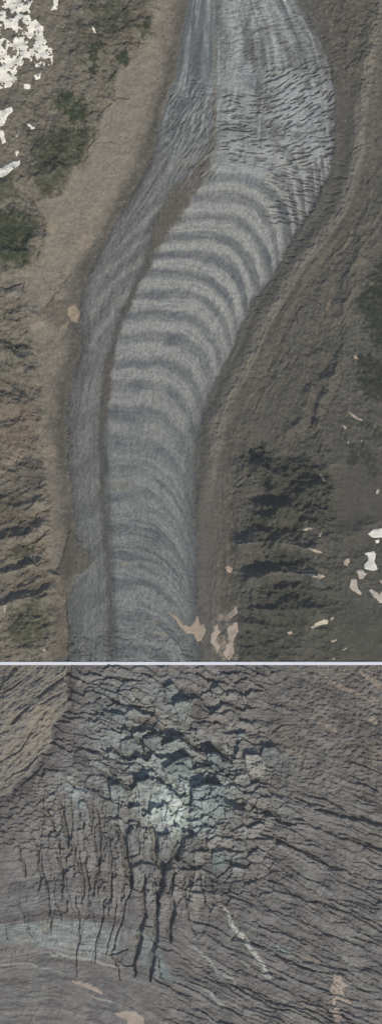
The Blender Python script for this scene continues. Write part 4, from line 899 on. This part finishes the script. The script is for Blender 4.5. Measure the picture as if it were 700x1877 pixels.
# ---- seracs: standing blocks of ice, each its own body
ser = [
 ([(298, 1408), (322, 1392), (350, 1386), (354, 1400), (350, 1432), (318, 1440), (304, 1428)], 11, (108, 120, 122), 'broad pale blue ice block with cracked front, just above the brightest ice'),
 ([(248, 1432), (276, 1424), (282, 1440), (276, 1460), (256, 1462)], 9, (112, 118, 118), 'grey ice block left of the broad pale blue block'),
 ([(352, 1444), (372, 1436), (408, 1440), (412, 1480), (406, 1520), (364, 1520), (352, 1480)], 7, (104, 116, 120), 'tall grooved blue grey ice block right of the brightest ice'),
 ([(378, 1380), (398, 1378), (416, 1392), (420, 1416), (398, 1420), (386, 1404)], 9, (92, 102, 106), 'dark blue ice block with pointed top right of the broad pale one'),
 ([(446, 1384), (472, 1380), (486, 1396), (484, 1424), (462, 1428), (448, 1408)], 6, (134, 134, 130), 'whitish crumbled ice block beside the dark blue pointed one'),
 ([(482, 1366), (504, 1368), (520, 1384), (516, 1406), (492, 1404), (474, 1388)], 7, (92, 98, 100), 'flat slab of grey ice right of the whitish crumbled block'),
 ([(232, 1530), (246, 1516), (252, 1540), (256, 1562), (240, 1570), (234, 1552)], 5, (104, 106, 108), 'slim ice pillar between the first two wide vertical crevasses'),
 ([(290, 1532), (312, 1526), (318, 1556), (312, 1574), (294, 1576)], 5, (102, 106, 108), 'square ice pillar between the two widest crevasses below the bright ice'),
 ([(240, 1590), (262, 1582), (284, 1586), (288, 1600), (266, 1602), (262, 1640), (246, 1622)], 4, (100, 104, 106), 'ice pillar with notched side below the slim pillar'),
 ([(302, 1596), (318, 1590), (314, 1640), (312, 1672), (298, 1664), (298, 1626)], 4, (92, 90, 92), 'long narrow ice pillar low between the vertical crevasses'),
 ([(338, 1536), (362, 1530), (366, 1560), (348, 1584), (336, 1570)], 5, (98, 100, 102), 'ice block under the tall grooved blue grey one'),
 ([(388, 1560), (408, 1558), (412, 1574), (396, 1600), (386, 1584)], 5, (96, 108, 110), 'small blue grey ice block right below the grooved one'),
 ([(302, 1258), (320, 1250), (330, 1266), (322, 1284), (306, 1278)], 7, (114, 124, 124), 'pale ice tower nearest the top edge among the shattered blocks'),
 ([(318, 1290), (344, 1282), (352, 1300), (346, 1326), (326, 1322)], 7, (106, 114, 114), 'pale rounded ice block under the topmost ice tower'),
 ([(262, 1350), (290, 1344), (298, 1362), (284, 1378), (262, 1372)], 7, (104, 112, 113), 'wedge of ice left of centre between the shattered slabs'),
 ([(300, 1364), (330, 1352), (346, 1366), (322, 1378), (302, 1382)], 7, (110, 118, 118), 'low ice block directly north of the broad pale blue one'),
 ([(386, 1262), (402, 1258), (412, 1270), (404, 1282), (390, 1278)], 7, (106, 110, 110), 'lone ice tooth casting a dark pointed shadow near the top edge'),
 ([(408, 1468), (430, 1482), (450, 1488), (446, 1510), (420, 1508), (410, 1490)], 5, (92, 94, 96), 'dark ice block right of the tall grooved one'),
 ([(200, 1440), (222, 1436), (236, 1456), (228, 1480), (206, 1476)], 6, (110, 118, 118), 'crumbling pale ice block left of the brightest ice'),
 ([(222, 1358), (246, 1350), (254, 1366), (238, 1382), (222, 1376)], 6, (100, 108, 110), 'grey ice block left of the wedge of ice'),
 ([(430, 1346), (452, 1342), (456, 1356), (440, 1364)], 5, (120, 130, 130), 'small light blue ice lump above the whitish crumbled block'),
 ([(190, 1302), (226, 1308), (236, 1322), (214, 1330), (192, 1318)], 5, (98, 104, 107), 'long grey ice slab in the upper left of the broken ice'),
]
for poly, h, c, lab in ser:
    cxp = sum(p[0] for p in poly) / len(poly); cyp = sum(p[1] for p in poly) / len(poly)
    w, s_ = B.sd(poly, 8, .9)
    xx, yy = B.X[w], B.Y[w]
    e1, e2, vv, tx, ty = worley(xx / 11, yy / 13, 5)
    cell = s_ > -.6
    cell = cell[:-1, :-1] & cell[1:, :-1] & cell[:-1, 1:] & cell[1:, 1:]
    lb, comps = components(cell)
    zb = float(np.median(B.Z[w][s_ > 0]))
    Z = .75 * B.Z[w] + .25 * zb + h * 1.9 * (.55 - .030 * (yy - cyp)) * sstep(-1, 1.6, s_) + vv * 1.3 - 1.6 * (1 - sstep(0, .10, e2 - e1)) + .8 * n_fine[w] + .35 * n_pix[w] + .5
    Z = np.where(s_ < .2, np.minimum(Z, B.Z[w] - .5), Z)
    CC = .5 * T(*[q * 1.1 for q in c]) + .5 * C[w]
    CC = CC * (1 + .12 * vv + .09 * n_fine[w] + .08 * n_pix[w] + .07 * band1[w])[..., None]
    o = grid_mesh('serac', B, lb == comps[0][1], M_ice, Z=Z, C=CC.astype(np.float32), win=w, skirt=6)
    tag(o, lab, 'ice block', 'seracs of the icefall')

# ---- snow on the lower ground
TB = T(162, 147, 137)
snow([(132, 1795), (150, 1796), (166, 1803), (190, 1818), (186, 1821), (168, 1814), (152, 1805), (136, 1801)], 'tan snow strip in a hollow at the lower left', TB, .7, B, .8)
snow([(208, 1857), (230, 1852), (246, 1852), (264, 1864), (270, 1900), (260, 1930), (240, 1900), (232, 1868), (214, 1862)], 'tan snow patch cut by the bottom edge left of centre', TB, .8, B, .7)
snow([(615, 1784), (624, 1788), (625, 1797), (638, 1808), (626, 1814), (630, 1824), (646, 1843), (625, 1836), (615, 1832), (613, 1844), (608, 1842), (607, 1826), (604, 1812), (610, 1798), (608, 1788)], 'spiky tan snow patch in the lower right', TB, .8, B, .5)
snow([(605, 1852), (616, 1846), (624, 1850), (626, 1866), (646, 1882), (640, 1900), (612, 1900), (612, 1868)], 'tan snow patch directly under the spiky one', TB, .8, B, .6)
snow([(541, 1744), (556, 1750), (586, 1762), (580, 1764), (556, 1758), (544, 1750)], 'slim tan snow strip in a crevasse at the right', T(132, 120, 110), .6, B, .5)
snow([(664, 1232), (680, 1242), (704, 1262), (760, 1290), (756, 1296), (700, 1270), (676, 1250)], 'tan snow strip along the top right corner', T(136, 124, 114), .6, B, .5)

# ---- boulders
def boulder_mesh(seed, tint):
    import bmesh
    r = random.Random(seed); bm = bmesh.new(); bmesh.ops.create_icosphere(bm, subdivisions=2, radius=1)
    for v in bm.verts:
        n = math.sin(v.co.x * 3 + seed) * .16 + math.cos(v.co.y * 4 + seed * 2) * .14 + r.uniform(-.07, .07)
        v.co *= 1 + n; v.co.z = max(v.co.z * .75, -.4)
    me = bpy.data.meshes.new('boulder'); bm.to_mesh(me); bm.free()
    at = me.color_attributes.new('tint', 'FLOAT_COLOR', 'POINT')
    for i in range(len(me.vertices)): at.data[i].color = (*[float(q) for q in tint], 1)
    me.materials.append(M_rock); return me
bms = [boulder_mesh(i, T(*c)) for i, c in enumerate([(150, 138, 122), (132, 122, 110), (118, 110, 100), (96, 90, 82)])]
rb = random.Random(5); nb = 0
zones = [((300, 60, 330, 260), 'pale boulder lying on the scree beside the upper glacier margin', 'boulders on the upper scree', 16),
         ((200, 330, 250, 410), 'pale boulder on the debris rim left of the glacier bend', 'boulders by the glacier bend', 14),
         ((120, 600, 140, 900), 'boulder on the rubble strip along the lower glacier left edge', 'boulders on the rubble strip', 16),
         ((630, 10, 690, 300), 'boulder on the dark rubble right of the upper glacier', 'boulders on the right rubble', 16),
         ((560, 430, 640, 560), 'boulder on the reddish flank right of the long moraine', 'boulders on the reddish flank', 12)]
for (x0, y0, x1, y1), lab, grp, cnt in zones:
    for k in range(cnt):
        x = rb.uniform(x0, x1); y = rb.uniform(y0, y1)
        if x0 == 200: x = 250 - (y - 330) * .55 + rb.uniform(-14, 6)
        o = bpy.data.objects.new('boulder', rb.choice(bms)); col.objects.link(o)
        s_ = rb.uniform(.8, 1.5) * S
        o.scale = (s_ * rb.uniform(.8, 1.3), s_, s_ * .9); o.rotation_euler = (0, 0, rb.uniform(0, 6.3))
        o.location = ((x - CX) * S, (CY - y) * S, A.zat(x, y) * S + .2 * s_)
        tag(o, lab, 'boulder', grp)

# ---- white strip that parts the two grounds, and the land far around
vs, fs = [], []
for x in B.xs[::4]:
    for yy, zz in ((1213.15, -40), (1213.15, 9.0), (1213.5, 9.4), (1218.5, 9.4), (1218.85, 9.0), (1218.85, -40)):
        vs.append(A.world(float(x), yy, float(zz)))
n = len(B.xs[::4])
for i in range(n - 1):
    for j in range(5): a = i * 6 + j; fs.append((a, a + 1, a + 7, a + 6))
fs += [(0, 5, 4, 3, 2, 1), tuple((n - 1) * 6 + q for q in range(6))]
me = bpy.data.meshes.new('white_strip'); me.from_pydata(vs, [], fs); me.validate(); me.update()
mw = bpy.data.materials.new('white paint'); mw.use_nodes = True
bn = mw.node_tree.nodes['Principled BSDF']; bn.inputs['Roughness'].default_value = .9
nz = mw.node_tree.nodes.new('ShaderNodeTexNoise'); nz.inputs['Scale'].default_value = .05
cr = mw.node_tree.nodes.new('ShaderNodeValToRGB'); cr.color_ramp.elements[0].color = (.93, .93, .92, 1); cr.color_ramp.elements[1].color = (.96, .96, .96, 1)
mw.node_tree.links.new(nz.outputs['Fac'], cr.inputs['Fac']); mw.node_tree.links.new(cr.outputs['Color'], bn.inputs['Base Color'])
me.materials.append(mw); o = bpy.data.objects.new('white_strip', me); col.objects.link(o); tag(o, kind='structure')

gm_ = bpy.data.materials.new('far land'); gm_.use_nodes = True
bn = gm_.node_tree.nodes['Principled BSDF']; bn.inputs['Roughness'].default_value = .95
nz = gm_.node_tree.nodes.new('ShaderNodeTexNoise'); nz.inputs['Scale'].default_value = .004; nz.inputs['Detail'].default_value = 10
cr = gm_.node_tree.nodes.new('ShaderNodeValToRGB'); a_, b_ = T(80, 76, 68), T(112, 103, 92)
cr.color_ramp.elements[0].position = .35; cr.color_ramp.elements[1].position = .65
cr.color_ramp.elements[0].color = (*map(float, a_), 1); cr.color_ramp.elements[1].color = (*map(float, b_), 1)
g = gm_.node_tree.nodes.new('ShaderNodeNewGeometry'); gm_.node_tree.links.new(g.outputs['Position'], nz.inputs['Vector'])
gm_.node_tree.links.new(nz.outputs['Fac'], cr.inputs['Fac']); gm_.node_tree.links.new(cr.outputs['Color'], bn.inputs['Base Color'])
R_ = 40000; me = bpy.data.meshes.new('ground'); me.from_pydata([(-R_, -R_, -90), (R_, -R_, -90), (R_, R_, -90), (-R_, R_, -90)], [], [(0, 1, 2, 3)])
me.materials.append(gm_); o = bpy.data.objects.new('ground', me); col.objects.link(o); tag(o, kind='structure')

HB, HZ0, HZ1 = 42000, -90 - 4, 8000 * S + 60
hv = [(x, y, z) for z in (HZ0, HZ1) for x, y in ((-HB, -HB), (HB, -HB), (HB, HB), (-HB, HB))]
me = bpy.data.meshes.new('haze'); me.from_pydata(hv, [], [(3, 2, 1, 0), (4, 5, 6, 7), (0, 1, 5, 4), (1, 2, 6, 5), (2, 3, 7, 6), (3, 0, 4, 7)])
hm = bpy.data.materials.new('thin summer haze'); hm.use_nodes = True; N = hm.node_tree.nodes
N.remove(N['Principled BSDF']); pv = N.new('ShaderNodeVolumePrincipled'); pv.inputs['Density'].default_value = HAZE; pv.inputs['Color'].default_value = (.96, .93, .89, 1)
hm.node_tree.links.new(pv.outputs[0], N['Material Output'].inputs['Volume'])
me.materials.append(hm); o = bpy.data.objects.new('haze', me); col.objects.link(o); tag(o, kind='stuff')
# ------------------------------------------------------------------ light, sky, camera
EL, AZ = math.radians(44), math.radians(150)          # sun in the south-south-east; north is up in the picture
wld = bpy.data.worlds.new('World'); scene.world = wld; wld.use_nodes = True
nt = wld.node_tree; sky = nt.nodes.new('ShaderNodeTexSky'); sky.sky_type = 'NISHITA'; sky.sun_disc = False
sky.sun_elevation = EL; sky.sun_rotation = AZ; sky.altitude = 2000
bg = nt.nodes['Background']; bg.inputs['Strength'].default_value = 0.12
nt.links.new(sky.outputs[0], bg.inputs['Color'])
sl = bpy.data.lights.new('sun', 'SUN'); sl.energy = 3.0; sl.angle = math.radians(.5); sl.color = (1, .93, .83)
so = bpy.data.objects.new('sun', sl); col.objects.link(so)
from mathutils import Vector
dirn = Vector((math.sin(AZ) * math.cos(EL), math.cos(AZ) * math.cos(EL), math.sin(EL)))
so.rotation_euler = dirn.to_track_quat('Z', 'Y').to_euler(); so.location = dirn * 3000
D = 8000 * S
cam = bpy.data.cameras.new('camera'); cam.sensor_fit = 'VERTICAL'; cam.sensor_height = 24
cam.lens = 24 * (D - 10 * S) / (1877 * S); cam.clip_start = 100; cam.clip_end = 400000
co = bpy.data.objects.new('camera', cam); col.objects.link(co); co.location = (0, 0, D); scene.camera = co
vs_ = scene.view_settings
scene.display_settings.display_device = 'sRGB'
vs_.view_transform = 'Standard'; vs_.look = 'None'; vs_.gamma = 1; vs_.use_curve_mapping = False
vs_.exposure = -0.02
